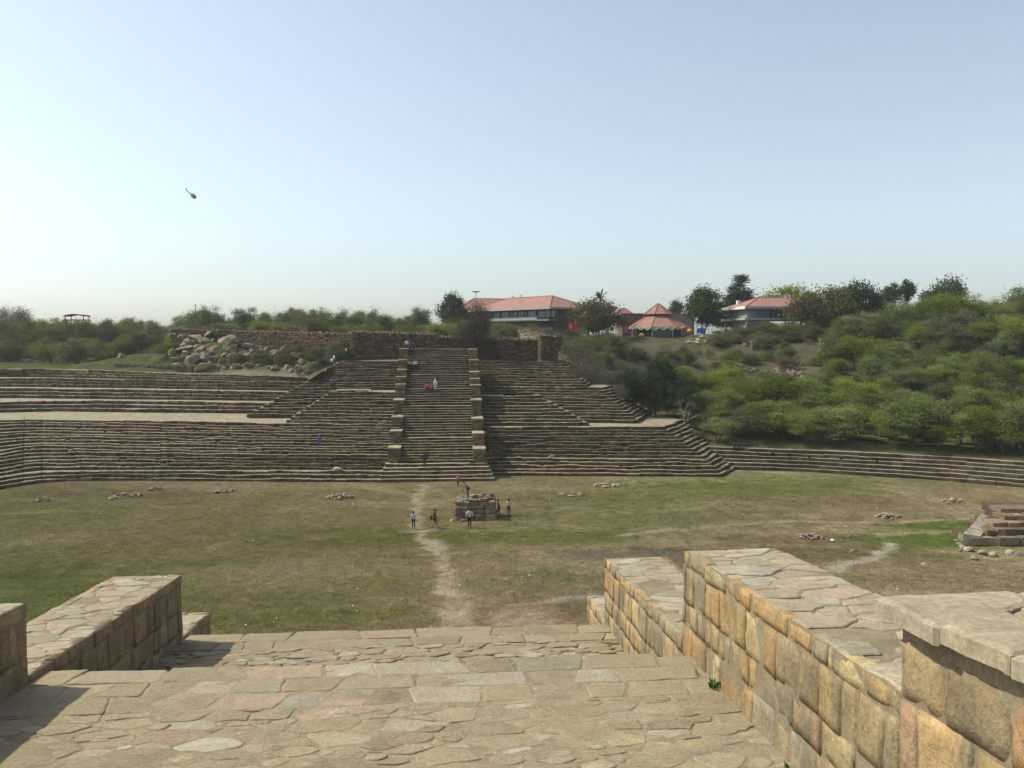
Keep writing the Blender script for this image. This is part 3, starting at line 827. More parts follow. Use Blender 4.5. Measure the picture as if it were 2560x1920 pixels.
for _ in range(70):
    x, y = rng.uniform(X0 + .1, X1 - .1), rng.uniform(5.6, 7.1); r = rng.uniform(.03, .09); a0 = rng.uniform(0, 6)
    poly = [(x + r * 1.8 * math.cos(a0 + t) * rng.uniform(.7, 1.1), y + r * .8 * math.sin(a0 + t) * rng.uniform(.7, 1.1)) for t in (0, 1.1, 2.2, 3.2, 4.2, 5.3)]
    flagstone(mb, poly, Nf, ZL + rng.uniform(0, .014), 0, flag_col(rng, .6), rng, .06, .008)
put(mb, "landing_paving", MAT['flag'], near)
bed("landing_bedding", X0, X1, 4.9, 7.71, ZL - .006, .012, near)
mb = MB()
mb.box((X0, 4.6, ZL - .3), (X1, 5.0, ZP - .03), (.2, .165, .105), Nf)
put(mb, "riser", MAT['rubble'], near); mb = MB()
# the flight that goes on down to the basin floor
k = 0; y = 7.72; z = CZ + ZL - SL * 7.72; zz0 = z
while z > .1:
    x = X0 - .7
    while x < X1 + .7:
        w = rng.uniform(.4, 1.0); v = rng.uniform(.8, 1.15)
        mb.box((x, y - (.6 if k else .3), z - .5), (min(x + w - .01, X1 + .7), y + rng.uniform(-.02, .02), z + rng.uniform(-.01, .01) - .03), (.35 * v, .30 * v, .2 * v), M)
        x += w
    z -= .36; y += .60; k += 1
put(mb, "lower_flight", MAT['rubble'], near)

# parapets either side: walls that step down with the paving
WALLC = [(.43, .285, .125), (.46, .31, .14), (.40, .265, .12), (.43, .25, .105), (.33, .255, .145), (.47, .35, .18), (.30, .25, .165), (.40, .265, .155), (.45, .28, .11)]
def wall_face(mb, org, U, Vv, Nn, L, H, heights, rng, wmin=.09, wmax=.30, hole=None, depth=.06, tone=1.0, pal=WALLC):
    """dressed stones on a wall face: org + u*U + v*Vv, proud along Nn; upright slabs in uneven courses"""
    v0 = 0
    for ri, hh in enumerate(heights):
        u = -rng.uniform(0, .1)
        while u < L:
            w = rng.uniform(wmin, wmax) * (1.5 if hh < .12 else 1.0)
            a, b = max(u, 0), min(u + w, L)
            u += w
            if b - a < .03: continue
            if hole and hole[0] == ri and a < hole[1] < b: continue
            c = rng.choice(pal); vv = rng.uniform(.72, 1.12) * tone; kk = rng.uniform(-.06, .06)
            c = (c[0] * vv, c[1] * vv * (1 + kk), c[2] * vv * (1 + kk))
            g = rng.uniform(.002, .0055)
            nu = max(3, int((b - a) / .035)); nv = max(3, int(hh / .045))
            pr = rng.uniform(-.003, .007); r = rng.uniform(.003, .007); tu, tv = rng.gauss(0, .025), rng.gauss(0, .02)
            cj = [(rng.uniform(-.006, .006), rng.uniform(-.008, .008)) for _ in range(4)]
            sd = rng.uniform(0, 100)
            VV = []
            for j in range(nv + 1):
                for i in range(nu + 1):
                    s, t = i / nu, j / nv
                    eu = min(s, 1 - s) * (b - a); ev = min(t, 1 - t) * hh
                    e = min(eu, ev)
                    d = pr + (s - .5) * tu * (b - a) + (t - .5) * tv * hh
                    d += (float(vnoise(sd + s * (b - a) * 14, sd + t * hh * 14)) - .5) * .008 + (float(vnoise(sd + s * (b - a) * 45, 3 + t * hh * 45)) - .5) * .006
                    if e < r: d -= (r - math.sqrt(max(r * r - (r - e) ** 2, 0))) * .9
                    ju = cj[0][0] * (1 - s) * (1 - t) + cj[1][0] * s * (1 - t) + cj[2][0] * s * t + cj[3][0] * (1 - s) * t
                    jv = cj[0][1] * (1 - s) * (1 - t) + cj[1][1] * s * (1 - t) + cj[2][1] * s * t + cj[3][1] * (1 - s) * t
                    VV.append(org + U * (a + g + s * (b - a - 2 * g) + ju) + Vv * (v0 + g + t * (hh - 2 * g) + jv) + Nn * d)
            st = nu + 1; FF = []
            for j in range(nv):
                for i in range(nu):
                    q = j * st + i; FF.append((q, q + 1, q + st + 1, q + st))
            rim = [i for i in range(st)] + [j * st + nu for j in range(1, nv + 1)] + [nv * st + i for i in range(nu - 1, -1, -1)] + [j * st for j in range(nv - 1, 0, -1)]
            nb = len(VV)
            for q in rim: VV.append(VV[q] - Nn * depth)
            m = len(rim)
            for i in range(m): FF.append((nb + i, nb + (i + 1) % m, rim[(i + 1) % m], rim[i]))
            mb.mesh(VV, FF, c)
        v0 += hh
UP, YD, XD = Vector((0, 0, 1)), M(0, 1, -SL), M(1, 0, 0)
def course_heights(H, rng, cop=.095):
    hs = []; rest = H - cop
    n = max(1, round(rest / .21))
    w = [rng.uniform(.75, 1.25) for _ in range(n)]; s = sum(w)
    return [rest * q / s for q in w] + [cop]
LEFTC = [(.30, .185, .10), (.27, .18, .10), (.33, .225, .125), (.23, .165, .10), (.29, .16, .09), (.36, .27, .15)]  # reddish stone, darkened so the inner face's shade is in the colour
def parapet(root, xi, xo, y0, y1, zb, zt, seed, over=0.0, hole=None, tone=1.0, cop_big=False, endf=True, pal=WALLC):
    """one length of parapet; xi inner face, xo outer face"""
    rng = random.Random(seed); mbm = MB(); mbs = MB(); mbt = MB()
    s = 1 if xo > xi else -1
    zw = zt - (.075 if cop_big else 0.0)
    ins = .005
    mbm.box((min(xi + s * ins, xo - s * ins), y0, zb - .6), (max(xi + s * ins, xo - s * ins), y1 - ins, zw - .005), (.235, .19, .12), Nf)
    if cop_big: zw -= .06; mbm.box((min(xi + s * .16, xo), y0, zw - .1), (max(xi + s * .16, xo), y1 - .08, zt - .03), (.17, .12, .07), Nf)
    H = zw - zb + .06
    hs = course_heights(H, rng, .095 if not cop_big else .2)
    if s > 0: wall_face(mbs, Nf(xi, y0, zb - .06), YD, UP, -XD, y1 - y0, H, hs, rng, hole=hole, tone=tone, pal=pal)
    else: wall_face(mbs, Nf(xi, y1, zb - .06), -YD, UP, XD, y1 - y0, H, hs, rng, hole=hole, tone=tone, pal=pal)
    if endf: wall_face(mbs, Nf(max(xi, xo), y1, zb - .6), -XD, UP, YD, abs(xo - xi), H + .54, course_heights(H + .54, rng), rng, tone=tone)
    if s > 0: wall_face(mbs, Nf(xo, y1, zb - .6), -YD, UP, XD, y1 - y0, H + .54, course_heights(H + .54, rng), rng, .2, .45, tone=tone)
    else: wall_face(mbs, Nf(xo, y0, zb - .6), YD, UP, -XD, y1 - y0, H + .54, course_heights(H + .54, rng), rng, .2, .45, tone=tone)
    xa, xb = sorted((xi - s * over, xo + s * .02))
    A = (xb - xa) * (y1 - y0)
    if cop_big:
        yb = y1 + .07
        # large rounded coping slabs overhanging the face
        cells = voronoi(xa - .0, xb, y0, yb, max(5, int(A / .10)), rng, 1.3, .6)
        for p in cells:
            c = rng.choice([(.33, .27, .18), (.37, .265, .19), (.38, .33, .235), (.31, .265, .19)]); v = rng.uniform(.9, 1.1)
            flagstone(mbt, p, Nf, zt + rng.uniform(-.010, .008), .002, tuple(q * v for q in c), rng, .06, .016, 1, .016)
    else:
        for p in voronoi(xa + .012, xb - .012, y0, y1 - .01, max(6, int(A / (.034 if s > 0 else .022))), rng, 1.5, .8):
            c = rng.choice([(.33, .275, .185), (.36, .30, .21), (.38, .285, .205), (.31, .275, .20), (.38, .34, .265), (.34, .27, .175)]); v = rng.uniform(.85, 1.15)
            flagstone(mbt, p, Nf, zt + rng.uniform(-.007, .004), .004, tuple(q * v for q in c), rng, .05, .014, 1, .008)
    o = put(mbm, "wall_core", MAT['mortar'], root)
    put(mbs, "face_stones", MAT['wallstone'], root, True)
    put(mbt, "coping", MAT['coping'], root)
rp = stepped_root("stone_parapet", Nf(1.8, 4, ZP), "sunlit ochre sandstone parapet stepping down along the right edge of the paving", "parapet")
parapet(rp, 1.497, 2.25, .3, 2.605, ZP, -.675, 61, over=.07, cop_big=True)
parapet(rp, 1.50, 2.12, 2.60, 5.16, ZP, -1.00, 62, hole=(1, 1.22))
parapet(rp, 1.50, 2.12, 5.16, 7.84, ZL, -1.58, 63)
parapet(rp, 1.50, 2.12, 7.84, 8.85, -2.95, -2.20, 64)
lp = stepped_root("stone_parapet", Nf(-2.7, 4, ZP), "shaded stone parapet with a rubble top stepping down along the left edge of the paving", "parapet")
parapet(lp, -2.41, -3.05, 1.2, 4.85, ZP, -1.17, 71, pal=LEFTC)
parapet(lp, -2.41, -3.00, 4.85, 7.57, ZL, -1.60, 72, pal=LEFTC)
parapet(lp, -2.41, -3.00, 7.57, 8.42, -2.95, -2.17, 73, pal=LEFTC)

# green weeds rooted at the foot of the right wall, and loose scraps on the paving
rng = random.Random(9)
def weed(x, y, z, n, h, label):
    mb = MB(); p = Nf(x, y, z)
    for _ in range(n):
        a = rng.uniform(0, 6.28); l = rng.uniform(.5, 1) * h; w = l * .12
        d = Vector((math.cos(a), math.sin(a), 0)); s = Vector((-d.y, d.x, 0)) * w
        b = d * rng.uniform(0, h * .5); t = b + d * l * .6 + Vector((0, 0, l)); m = b + d * l * .25 + Vector((0, 0, l * .6))
        v = rng.uniform(.7, 1.3)
        mb.face([b, m + s, t, m - s], (.08 * v, .15 * v, .025 * v))
    o = mb.build("weed", MAT['grass'], None, False, p); tag(o, label, "weed", "weeds at the wall foot")
weed(1.46, 4.42, ZP, 40, .05, "larger green weed at the foot of the right parapet")
weed(1.44, 4.62, ZP, 12, .025, "tiny weed sprig farthest along the right parapet's foot")
weed(1.47, 3.42, ZP, 16, .03, "small weed nearest the camera at the right parapet's foot")
def scrap(p, r, c, label, cat="litter", flat=.5, name="paper_scrap", group=None):
    mb = MB(); n = 7
    top = [(p.x + r * .7 * math.cos(k * .9) * rng.uniform(.6, 1.1), p.y + r * .7 * math.sin(k * .9) * rng.uniform(.6, 1.1), p.z + r * flat * rng.uniform(.8, 1.2)) for k in range(n)]
    bot = [(p.x + r * math.cos(k * .9) * rng.uniform(.8, 1.1), p.y + r * math.sin(k * .9) * rng.uniform(.8, 1.1), p.z - .01) for k in range(n)]
    V_ = top + bot; Fs = [tuple(range(n))] + [(n + k, n + (k + 1) % n, (k + 1) % n, k) for k in range(n)]
    mb.mesh([(q[0] - p.x, q[1] - p.y, q[2] - p.z) for q in V_], Fs, c)
    o = mb.build(name, MAT['paper'] if name == "paper_scrap" else MAT['rubble'], None, False, p); tag(o, label, cat, group)
    return o
MAT['paper'] = plain_mat("crumpled_paper", (.75, .75, .72), .8, 8, .15, True)
scrap(Nf(-.58, 3.02, ZP + .004), .014, (.85, .85, .85), "white paper scrap on the paving at the bottom edge of the picture")
scrap(Nf(-.12, 5.95, ZL + .02), .035, (.8, .8, .78), "white scrap lying on the lower landing")
# ------------------------------------------------------------------ trees and shrubs
MAT['leaf_thorn'] = leaf_mat("thorn_tree_leaves", (.165, .195, .036), .25, .42, .02)
MAT['leaf_olive'] = leaf_mat("olive_leaves", (.132, .140, .042), .26, .38, .02)
MAT['leaf_dark'] = leaf_mat("dark_broad_leaves", (.050, .082, .030), .25, .25, .02)
MAT['leaf_grey'] = leaf_mat("dry_grey_foliage", (.125, .108, .068), .25, .2, .02)
MAT['leaf_fresh'] = leaf_mat("fresh_green_leaves", (.195, .235, .030), .2, .48, .018)

def leaf_quads(rs, cen, sig, n, ls, flat=.5, asp=.38):
    """n leaf sprays around each centre"""
    k = len(cen)
    P = np.repeat(cen, n, axis=0) + rs.normal(0, 1, (k * n, 3)) * np.repeat(sig, n, axis=0)
    m = k * n
    d = rs.normal(0, 1, (m, 3)); d[:, 2] *= flat; d /= np.linalg.norm(d, axis=1)[:, None]
    r = rs.normal(0, 1, (m, 3)); e = np.cross(d, r); e /= np.linalg.norm(e, axis=1)[:, None] + 1e-9
    L = ls * rs.uniform(.6, 1.4, (m, 1)); W = L * asp
    V = np.stack([P - d * L, P + e * W, P + d * L, P - e * W], 1).reshape(-1, 3)
    F = np.arange(m * 4).reshape(m, 4)
    tone = rs.uniform(.72, 1.28, (m, 1)) * np.repeat(rs.uniform(.78, 1.22, (k, 1)), n, axis=0)
    warm = rs.normal(0, .08, (m, 1))
    C = np.concatenate([tone * (1 + warm), tone, tone * (1 - warm)], 1)
    return V, F, np.repeat(C, 4, axis=0)
def grow(rs, base, mb, n_stems, h0, spread, tips, rad, gnarl=.15):
    """stems that fork towards the given tips"""
    tips = list(tips); rs.shuffle(tips)
    stems = []
    for i in range(n_stems):
        a = 2 * math.pi * i / n_stems + rs.uniform(-.5, .5)
        lean = spread * rs.uniform(.4, 1.0)
        top = np.array([math.cos(a) * lean, math.sin(a) * lean, h0 * rs.uniform(.8, 1.15)])
        b = np.array([math.cos(a), math.sin(a), 0]) * .10 * (n_stems > 1)
        mid = b * .5 + top * .5 + rs.normal(0, gnarl, 3) * [1, 1, .3]
        mb.tube([b + [0, 0, -.3], b * 1.2 + [0, 0, .25], mid, top], [rad * 1.35, rad, rad * .8, rad * .62], 6)
        stems.append(top)
    for t in tips:
        s = min(stems, key=lambda q: np.linalg.norm((q - t)[:2]))
        m = s * .5 + t * .5 + rs.normal(0, gnarl, 3) + [0, 0, .12]
        mb.tube([s, m, t], [rad * .5, rad * .28, rad * .08], 4, cap=False)
PROTO = {}
def make_tree(key, name, mat, seed, R_, H, h0, clumps, per, ls, stems=3, sig=(.75, .75, .28), rad=.10, shape='umbrella', flat=.5, asp=.38, trunk=True):
    rs = np.random.RandomState(seed)
    cen = []
    while len(cen) < clumps:
        a = rs.uniform(0, 2 * math.pi); r = R_ * math.sqrt(rs.rand())
        if shape == 'umbrella':                          # several lobes of uneven height make one crown
            if not cen:
                lobes = []
                for q in range(rs.randint(4, 7)):
                    la = rs.uniform(0, 2 * math.pi); lr = R_ * (.62 * math.sqrt(rs.rand()) if q else .1)
                    lobes.append((lr * math.cos(la), lr * math.sin(la), R_ * rs.uniform(.34, .56), h0 + (H - h0) * rs.uniform(.62, 1.0)))
            lx, ly, lR, lz = lobes[rs.randint(len(lobes))]
            rr_ = lR * math.sqrt(rs.rand()); z = lz - (lz - h0) * (.75 * (rr_ / lR) ** 2) - (lz - h0) * .45 * rs.rand() ** 1.6
            cen.append((lx + rr_ * math.cos(a), ly + rr_ * math.sin(a), z)); continue
        elif shape == 'round':
            z = h0 + (H - h0) * rs.rand(); q = (z - h0) / (H - h0) * 2 - 1
            if r > R_ * math.sqrt(max(1 - q * q, 0.02)) : continue
            if r < R_ * .45 * math.sqrt(max(1 - q * q, .02)) and rs.rand() < .6: continue
        elif shape == 'cone':
            z = h0 + (H - h0) * rs.rand() ** 1.3
            if r > R_ * (1.02 - (z - h0) / (H - h0)): continue
        elif shape == 'mound':
            z = (H) * rs.rand()
            if r > R_ * math.sqrt(max(1 - (z / H) ** 2, .02)): continue
            if r < R_ * .4 and z < H * .5: continue
        cen.append((r * math.cos(a), r * math.sin(a), z))
    cen = np.array(cen)
    # an uneven outline: push some clumps out, drop a sector
    cen[:, :2] *= rs.uniform(.8, 1.18, (clumps, 1))
    sg = np.array(sig) * rs.uniform(.6, 1.3, (clumps, 1))
    V, F, C = leaf_quads(rs, cen, sg, per, ls, flat, asp)
    if shape in ('umbrella', 'mound'):               # loose wisps beyond the pads
        k = max(clumps // 4, 4); V2, F2_, C2 = leaf_quads(rs, cen[:k] * [1.06, 1.06, 1.04], sg[:k] * 1.7, per // 3, ls * 1.1, flat, asp * .8)
        F = np.concatenate([F, F2_ + len(V)]); V = np.concatenate([V, V2]); C = np.concatenate([C, C2])
    crown = np_mesh(name + "_crown", V, F, mat, C)
    mb = MB()
    if trunk: grow(rs, None, mb, stems, h0 * .9 + .3, R_ * .28, cen[rs.rand(clumps) < .6], rad)
    tm = None
    if trunk:
        t = mb.build("trunk", MAT['bark'], None, True); tm = t.data; bpy.data.objects.remove(t)
    PROTO[key] = (name, crown, tm, R_, H)
def make_bare(key, name, seed, R_, H, n, mat, leaves=0, rad=.09, lmat=None):
    rs = np.random.RandomState(seed); mb = MB()
    def br(p, d, L, r, depth):
        q = p + d * L * .5 + rs.normal(0, .06 * L, 3); e = p + d * L + rs.normal(0, .08 * L, 3)
        mb.tube([p, q, e], [r, r * .8, r * .6], 4 if depth < 2 else 3, cap=False)
        if depth >= 4: 
            ends.append(e); return
        for _ in range(rs.randint(2, 4) + (depth > 2)):
            nd_ = d + rs.normal(0, .55, 3) + [0, 0, .12]; nd_ /= np.linalg.norm(nd_)
            br(e if rs.rand() < .6 else q, nd_, L * rs.uniform(.58, .8), r * .55, depth + 1)
    ends = []
    for i in range(n):
        a = 2 * math.pi * i / n + rs.uniform(-.4, .4); d = np.array([math.cos(a) * R_ / H * .8, math.sin(a) * R_ / H * .8, 1.0]); d /= np.linalg.norm(d)
        br(np.array([0, 0, -.2]), d, H * .36, rad, 0)
    t = mb.build("branches", mat, None, True); tm = t.data; bpy.data.objects.remove(t)
    crown = None
    cen = np.array(ends) if leaves else np.array(ends)[:: 3]
    V, F, C = leaf_quads(rs, cen, np.full((len(cen), 3), .22 if leaves < 40 else .38), max(leaves, 3), .10 if leaves < 40 else .15, .7, .2 if leaves < 40 else .10)
    crown = np_mesh(name + "_crown", V, F, lmat or MAT['leaf_grey'], C)
    PROTO[key] = (name, crown, tm, R_, H)

for i in range(6): make_tree(f'thorn{i}', 'thorn_tree', MAT['leaf_thorn'], 100 + i, 3.3 + .22 * i, 5.2 + .4 * (i % 3), 1.5 + .15 * (i % 2), 70 + 6 * (i % 3), 185, .115, 3 + i % 2, (.58, .58, .24), .10, flat=.35)
for i in range(5): make_tree(f'olive{i}', 'olive_thorn_tree', MAT['leaf_olive'], 120 + i, 3.1 + .25 * i, 4.7 + .25 * i, 1.0 + .1 * (i % 3), 70, 170, .11, 4, (.55, .55, .27), .09, flat=.35)  # olive-leaved variety of the thorn tree
for i in range(3): make_tree(f'fresh{i}', 'thorn_tree', MAT['leaf_fresh'], 130 + i, 3.2 + .2 * i, 4.9 + .2 * i, 1.6, 66, 185, .115, 3, (.6, .6, .22), .09, flat=.35)
for i in range(3): make_tree(f'front{i}', 'thorn_tree', [MAT['leaf_fresh'], MAT['leaf_thorn'], MAT['leaf_fresh']][i], 135 + i, 3.4, 5.6, 2.6, 62, 190, .115, 2 + i, (.6, .6, .22), .12, flat=.35)
for i in range(2): make_tree(f'bush{i}', 'shrub', MAT['leaf_olive'], 140 + i, 1.9, 2.2, .3, 46, 150, .10, 4, (.42, .42, .18), .05, 'mound')
for i in range(3): make_bare(f'dry{i}', 'dry_shrub', 150 + i, 2.2, 2.9 + .3 * i, 6, MAT['twig'], 5 + 4 * i, .05)
make_bare('bare', 'bare_tree', 160, 3.2, 5.6, 6, MAT['bark'], 60, .14, leaf_mat("dense_dry_twigs", (.075, .060, .040), .1, .15, .01))
make_bare('barepale', 'bare_tree', 161, 3.0, 4.2, 3, plain_mat("pale_bark", (.34, .30, .25), .9, 2, .25), 6, .10, MAT['leaf_dark'])
make_tree('broad', 'broadleaf_tree', MAT['leaf_dark'], 170, 4.2, 7.6, 1.6, 70, 150, .20, 2, (.75, .75, .5), .16, 'round', .8, .5)
make_tree('broad2', 'broadleaf_tree', MAT['leaf_dark'], 171, 3.2, 10.5, 2.4, 70, 140, .22, 1, (.7, .7, .55), .2, 'round', .9, .5)
make_tree('light', 'broadleaf_tree', MAT['leaf_fresh'], 172, 4.6, 8, 3.0, 46, 100, .22, 2, (.75, .75, .45), .16, 'round', .8, .5)
make_tree('yellowing', 'broadleaf_tree', leaf_mat("yellowing_leaves", (.125, .115, .032), .1, .35, .02), 173, 4.6, 9.0, 1.0, 85, 140, .20, 2, (.8, .8, .6), .2, 'round', .9, .5)
make_tree('conifer', 'conifer_tree', leaf_mat("conifer_needles", (.040, .055, .030), .1, .15, .02), 174, 3.6, 14, 2.0, 150, 150, .34, 1, (.6, .6, .4), .2, 'cone', .5, .22)
make_tree('slender', 'slender_tree', MAT['leaf_dark'], 175, 1.9, 10, 5.5, 30, 100, .22, 1, (.5, .5, .4), .14, 'round', .9, .45)
# palm: a tuft of long fronds
def make_palm():
    rs = np.random.RandomState(9); mb = MB(); mt = MB()
    mt.tube([(0, 0, -.5), (.1, 0, 4), (.15, 0, 8.6)], [.22, .18, .15], 7)
    for i in range(26):
        a = rs.uniform(0, 6.28); el = rs.uniform(-.2, 1.35); L = rs.uniform(2.2, 3.0)
        pts = []
        for k in range(7):
            t = k / 6
            r = math.cos(el) * L * t; z = math.sin(el) * L * t - .9 * t * t * math.cos(el)
            pts.append(np.array([.15 + math.cos(a) * r, math.sin(a) * r, 8.6 + z]))
        s = np.array([-math.sin(a), math.cos(a), 0])
        for k in range(6):
            w0 = .22 * math.sin(math.pi * (k + .3) / 6.6); w1 = .22 * math.sin(math.pi * (k + 1.3) / 7)
            v = rs.uniform(.7, 1.2)
            mb.face([pts[k] - s * w0, pts[k + 1] - s * w1, pts[k + 1] + [0, 0, .06], pts[k] + [0, 0, .06]], (v, v, v))
            mb.face([pts[k] + s * w0, pts[k] + [0, 0, .06], pts[k + 1] + [0, 0, .06], pts[k + 1] + s * w1], (v, v, v))
    o = mb.build("crown", leaf_mat("palm_fronds", (.06, .075, .035), .1, .2, .01)); c = o.data; bpy.data.objects.remove(o)
    o = mt.build("trunk", MAT['bark']); t = o.data; bpy.data.objects.remove(o)
    PROTO['palm'] = ('palm_tree', c, t, 2.6, 10.5)
make_palm()

prng = random.Random(77)
def plant(key, x, y, scale=1.0, label=None, cat=None, group=None, z=None, sz=None, rot=None):
    name, crown, tm, R_, H = PROTO[key]
    z = th(x, y) if z is None else z
    o = empty(name, (x, y, z - .05), prng.uniform(0, 6.28) if rot is None else rot)
    o.scale = (scale, scale * prng.uniform(.85, 1.15), scale * (sz or 1.0))
    o.rotation_euler.x, o.rotation_euler.y = prng.uniform(-.07, .07), prng.uniform(-.07, .07)
    c = bpy.data.objects.new("crown", crown); col.objects.link(c); c.parent = o
    if tm is not None:
        t = bpy.data.objects.new("branches" if 'bare' in name or 'dry' in name else "trunk", tm); col.objects.link(t); t.parent = o
    tag(o, label, cat or ("tree" if 'tree' in name else "shrub"), group)
    return o
def plant_px(key, px, top, Y, width_px=None, **kw):
    """a tree at a distance Y whose crown top reaches the photograph's row `top`"""
    p = D(px, top, Y); z0 = th(p.x, p.y); H = PROTO[key][4]
    s = max(p.z - z0, .8) / H
    if width_px:
        sxy = width_px / FPX * Y / 2 / PROTO[key][3]
        o = plant(key, p.x, p.y, sxy, sz=s / sxy, **kw)
    else: o = plant(key, p.x, p.y, s, **kw)
    return o
placed = []
def free(x, y, d):
    return all((x - a) ** 2 + (y - b) ** 2 > ((d + c) / 2) ** 2 for a, b, c in placed)
def px_of(x, y): return 1280 + FPX * x / y

# trees one can tell apart -------------------------------------------------
def one(key, px, top, Y, w, label, cat="tree", **kw):
    o = plant_px(key, px, top, Y, w, label=label, cat=cat, **kw); placed.append((o.location.x, o.location.y, 2.5)); return o
one('bare', 1187, 745, 133, 112, "large leafless tree with a dark fork behind the rubble wall, right of the staircase top")
one('yellowing', 1487, 752, 186, 128, "big yellowing tree beside the right end of the long red-roofed building")
one('palm', 1497, 724, 190, 60, "palm whose fronds stick out above the yellowing tree")
one('broad2', 1762, 722, 190, 80, "dark rounded tree left of the red-roofed pavilion on stilts")
one('conifer', 1846, 676, 205, 100, "tall ragged conifer rising behind the left end of the stilted pavilion's roof")
one('light', 1966, 716, 215, 118, "pale green tree whose crown shows above the middle of the stilted pavilion's roof")
one('broad2', 1694, 754, 260, 42, "small dark tree on the skyline between octagonal pavilion and dark rounded tree")
one('yellowing', 2062, 722, 178, 150, "brownish olive tree covering the right end of the stilted pavilion")
one('broad', 2150, 704, 182, 110, "dark green crown behind the brownish olive tree on the skyline")
one('slender', 2232, 709, 200, 40, "narrow dark tree with a spiky top on the right skyline")
one('slender', 2272, 700, 195, 36, "slender tree with an airy umbrella top, right of the spiky one on the skyline")
one('broad', 2365, 694, 195, 96, "dark tree poking out above the tallest green crown on the right hill")
for px, top, Y, w, key, lb in ((2255, 752, 168, 90, 'fresh0', 'left shoulder'), (2320, 728, 166, 110, 'fresh1', 'left half of the rounded summit'), (2385, 722, 167, 115, 'thorn1', 'middle of the rounded summit'), (2445, 738, 166, 105, 'fresh2', 'right half of the rounded summit'), (2505, 760, 164, 95, 'thorn4', 'right shoulder')):
    one(key, px, top, Y, w, "feathery green tree forming the " + lb + " of the right hill's skyline")
one('olive1', 2545, 706, 185, 120, "tree cut off by the right picture edge on the skyline")
one('broad2', 1128, 738, 215, 66, "dark tree top on the skyline left of the lamp mast")
one('broad', 1300, 743, 260, 40, "small tree top peeping over the ridge of the long red roof")
one('bare', 38, 757, 205, 120, "hazy leafless tree on the skyline at the left picture edge")
one('broad', 1588, 925, 122, 95, "left one of three dark leafy trees overhanging the stepped slope's bent end")
one('broad2', 1640, 900, 121, 90, "middle and tallest of three dark leafy trees overhanging the stepped slope's bent end")
one('broad', 1688, 945, 120, 85, "right one of three dark leafy trees overhanging the stepped slope's bent end")
one('barepale', 1715, 985, 116, 90, "small tree with pale bare limbs at the right end of the stepped slope")
one('bush0', 1738, 1075, 112.5, 52, "low yellowish bush at the corner where the curved steps begin", "shrub")
one('dry1', 1445, 830, 131, 110, "dark twiggy shrub beside the ruined wall's right end", "shrub")
one('dry0', 1475, 880, 128, 120, "dry brown shrub above the right edge of the stepped slope", "shrub")
one('olive0', 192, 838, 158, 95, "small tree with a dark leaning trunk at the edge of the lawn on the left")
one('bush1', 430, 855, 149, 90, "bush at the left edge of the boulder heap", "shrub")
one('bush0', 655, 872, 142, 55, "green bush growing between the boulders and the rubble wall", "shrub")
one('bush0', 790, 868, 136, 60, "yellow green bush on the rocky slope below the left end of the great rubble wall", "shrub")
one('dry2', 748, 905, 132, 34, "spiky dry shrub on the rocks beside the stepped slope's upper corner", "shrub")
one('bush1', 850, 845, 132, 60, "grassy bush against the left corner of the great rubble wall", "shrub")
for px, top, Y, w, key in ((120, 796, 180, 90, 'thorn0'), (164, 787, 184, 80, 'olive1'), (194, 789, 186, 76, 'thorn3'), (226, 787, 182, 85, 'olive3'), (262, 790, 190, 90, 'olive0'), (20, 785, 186, 90, 'thorn2'), (70, 793, 182, 80, 'olive2')):
    o = plant_px(key, px, top, Y, w, label="tree of the hazy skyline clump round the lookout hut at far left", cat="tree", group="trees round the lookout hut"); placed.append((o.location.x, o.location.y, 2.5))
# the front row behind the curved steps, with trunks in view
front = [(1795, 1033, 112, 95, 'front0'), (1905, 1010, 114, 130, 'olive0'), (2075, 1012, 110.5, 140, 'front2'), (2108, 1050, 113, 85, 'front1'), (2165, 1085, 110, 95, 'fresh1'), (2285, 985, 112, 150, 'front1'),
         (2352, 1045, 114, 80, 'front0'), (2400, 1030, 108, 110, 'front2'), (2445, 1015, 112, 90, 'front1'), (2510, 1040, 106, 110, 'front0'), (2565, 1000, 110, 120, 'front2'), (2330, 1060, 117, 70, 'olive2'), (2480, 1050, 116, 70, 'front1'), (2230, 1040, 116, 90, 'front0'), (2020, 1045, 116, 85, 'front1'), (1850, 1035, 118, 80, 'olive1')]
fl_lab = ["low bright green tree with a red-brown forked trunk just left of the seated group", "open tree with a dark Y-shaped trunk right of the seated group", "bright spreading tree with two dark trunks at the middle of the curved steps", "slim dark tree tucked behind the two-trunked spreading tree",
          "drooping low green tree whose crown hangs to the curved steps", "tall dark-stemmed tree behind the drooping low one", "thin-stemmed tree in the row behind the steps, next right of the tall dark one", "bright green tree leaning over the right part of the curved steps",
          "dark-stemmed tree deeper in the shade near the right picture edge", "tree with a thick trunk close to the right picture edge behind the steps", "tree cut by the right picture edge behind the curved steps", "grey green tree back in the shade behind the tall dark-stemmed tree",
          "thin tree back in the shade near the right edge", "tree in the second row behind the drooping low one", "small tree between the two-trunked tree and the Y-shaped trunk", "grey green small tree behind the seated group"]
for (px, top, Y, w, key), lb in zip(front, fl_lab):
    p = D(px, top, Y)
    ry = np.interp(px, [1690, 1750, 2006, 2190, 2373, 2560, 2760], [109, 108.7, 105, 102.4, 99, 95, 90])
    Y = min(Y, ry + (3.0 if key.startswith('front') else 5)); p = D(px, top, Y)
    plant_px(key, px, top, Y, w * 1.15, label=lb, cat="tree", group="front row of trees behind the curved steps"); placed.append((p.x, p.y, 3.2))

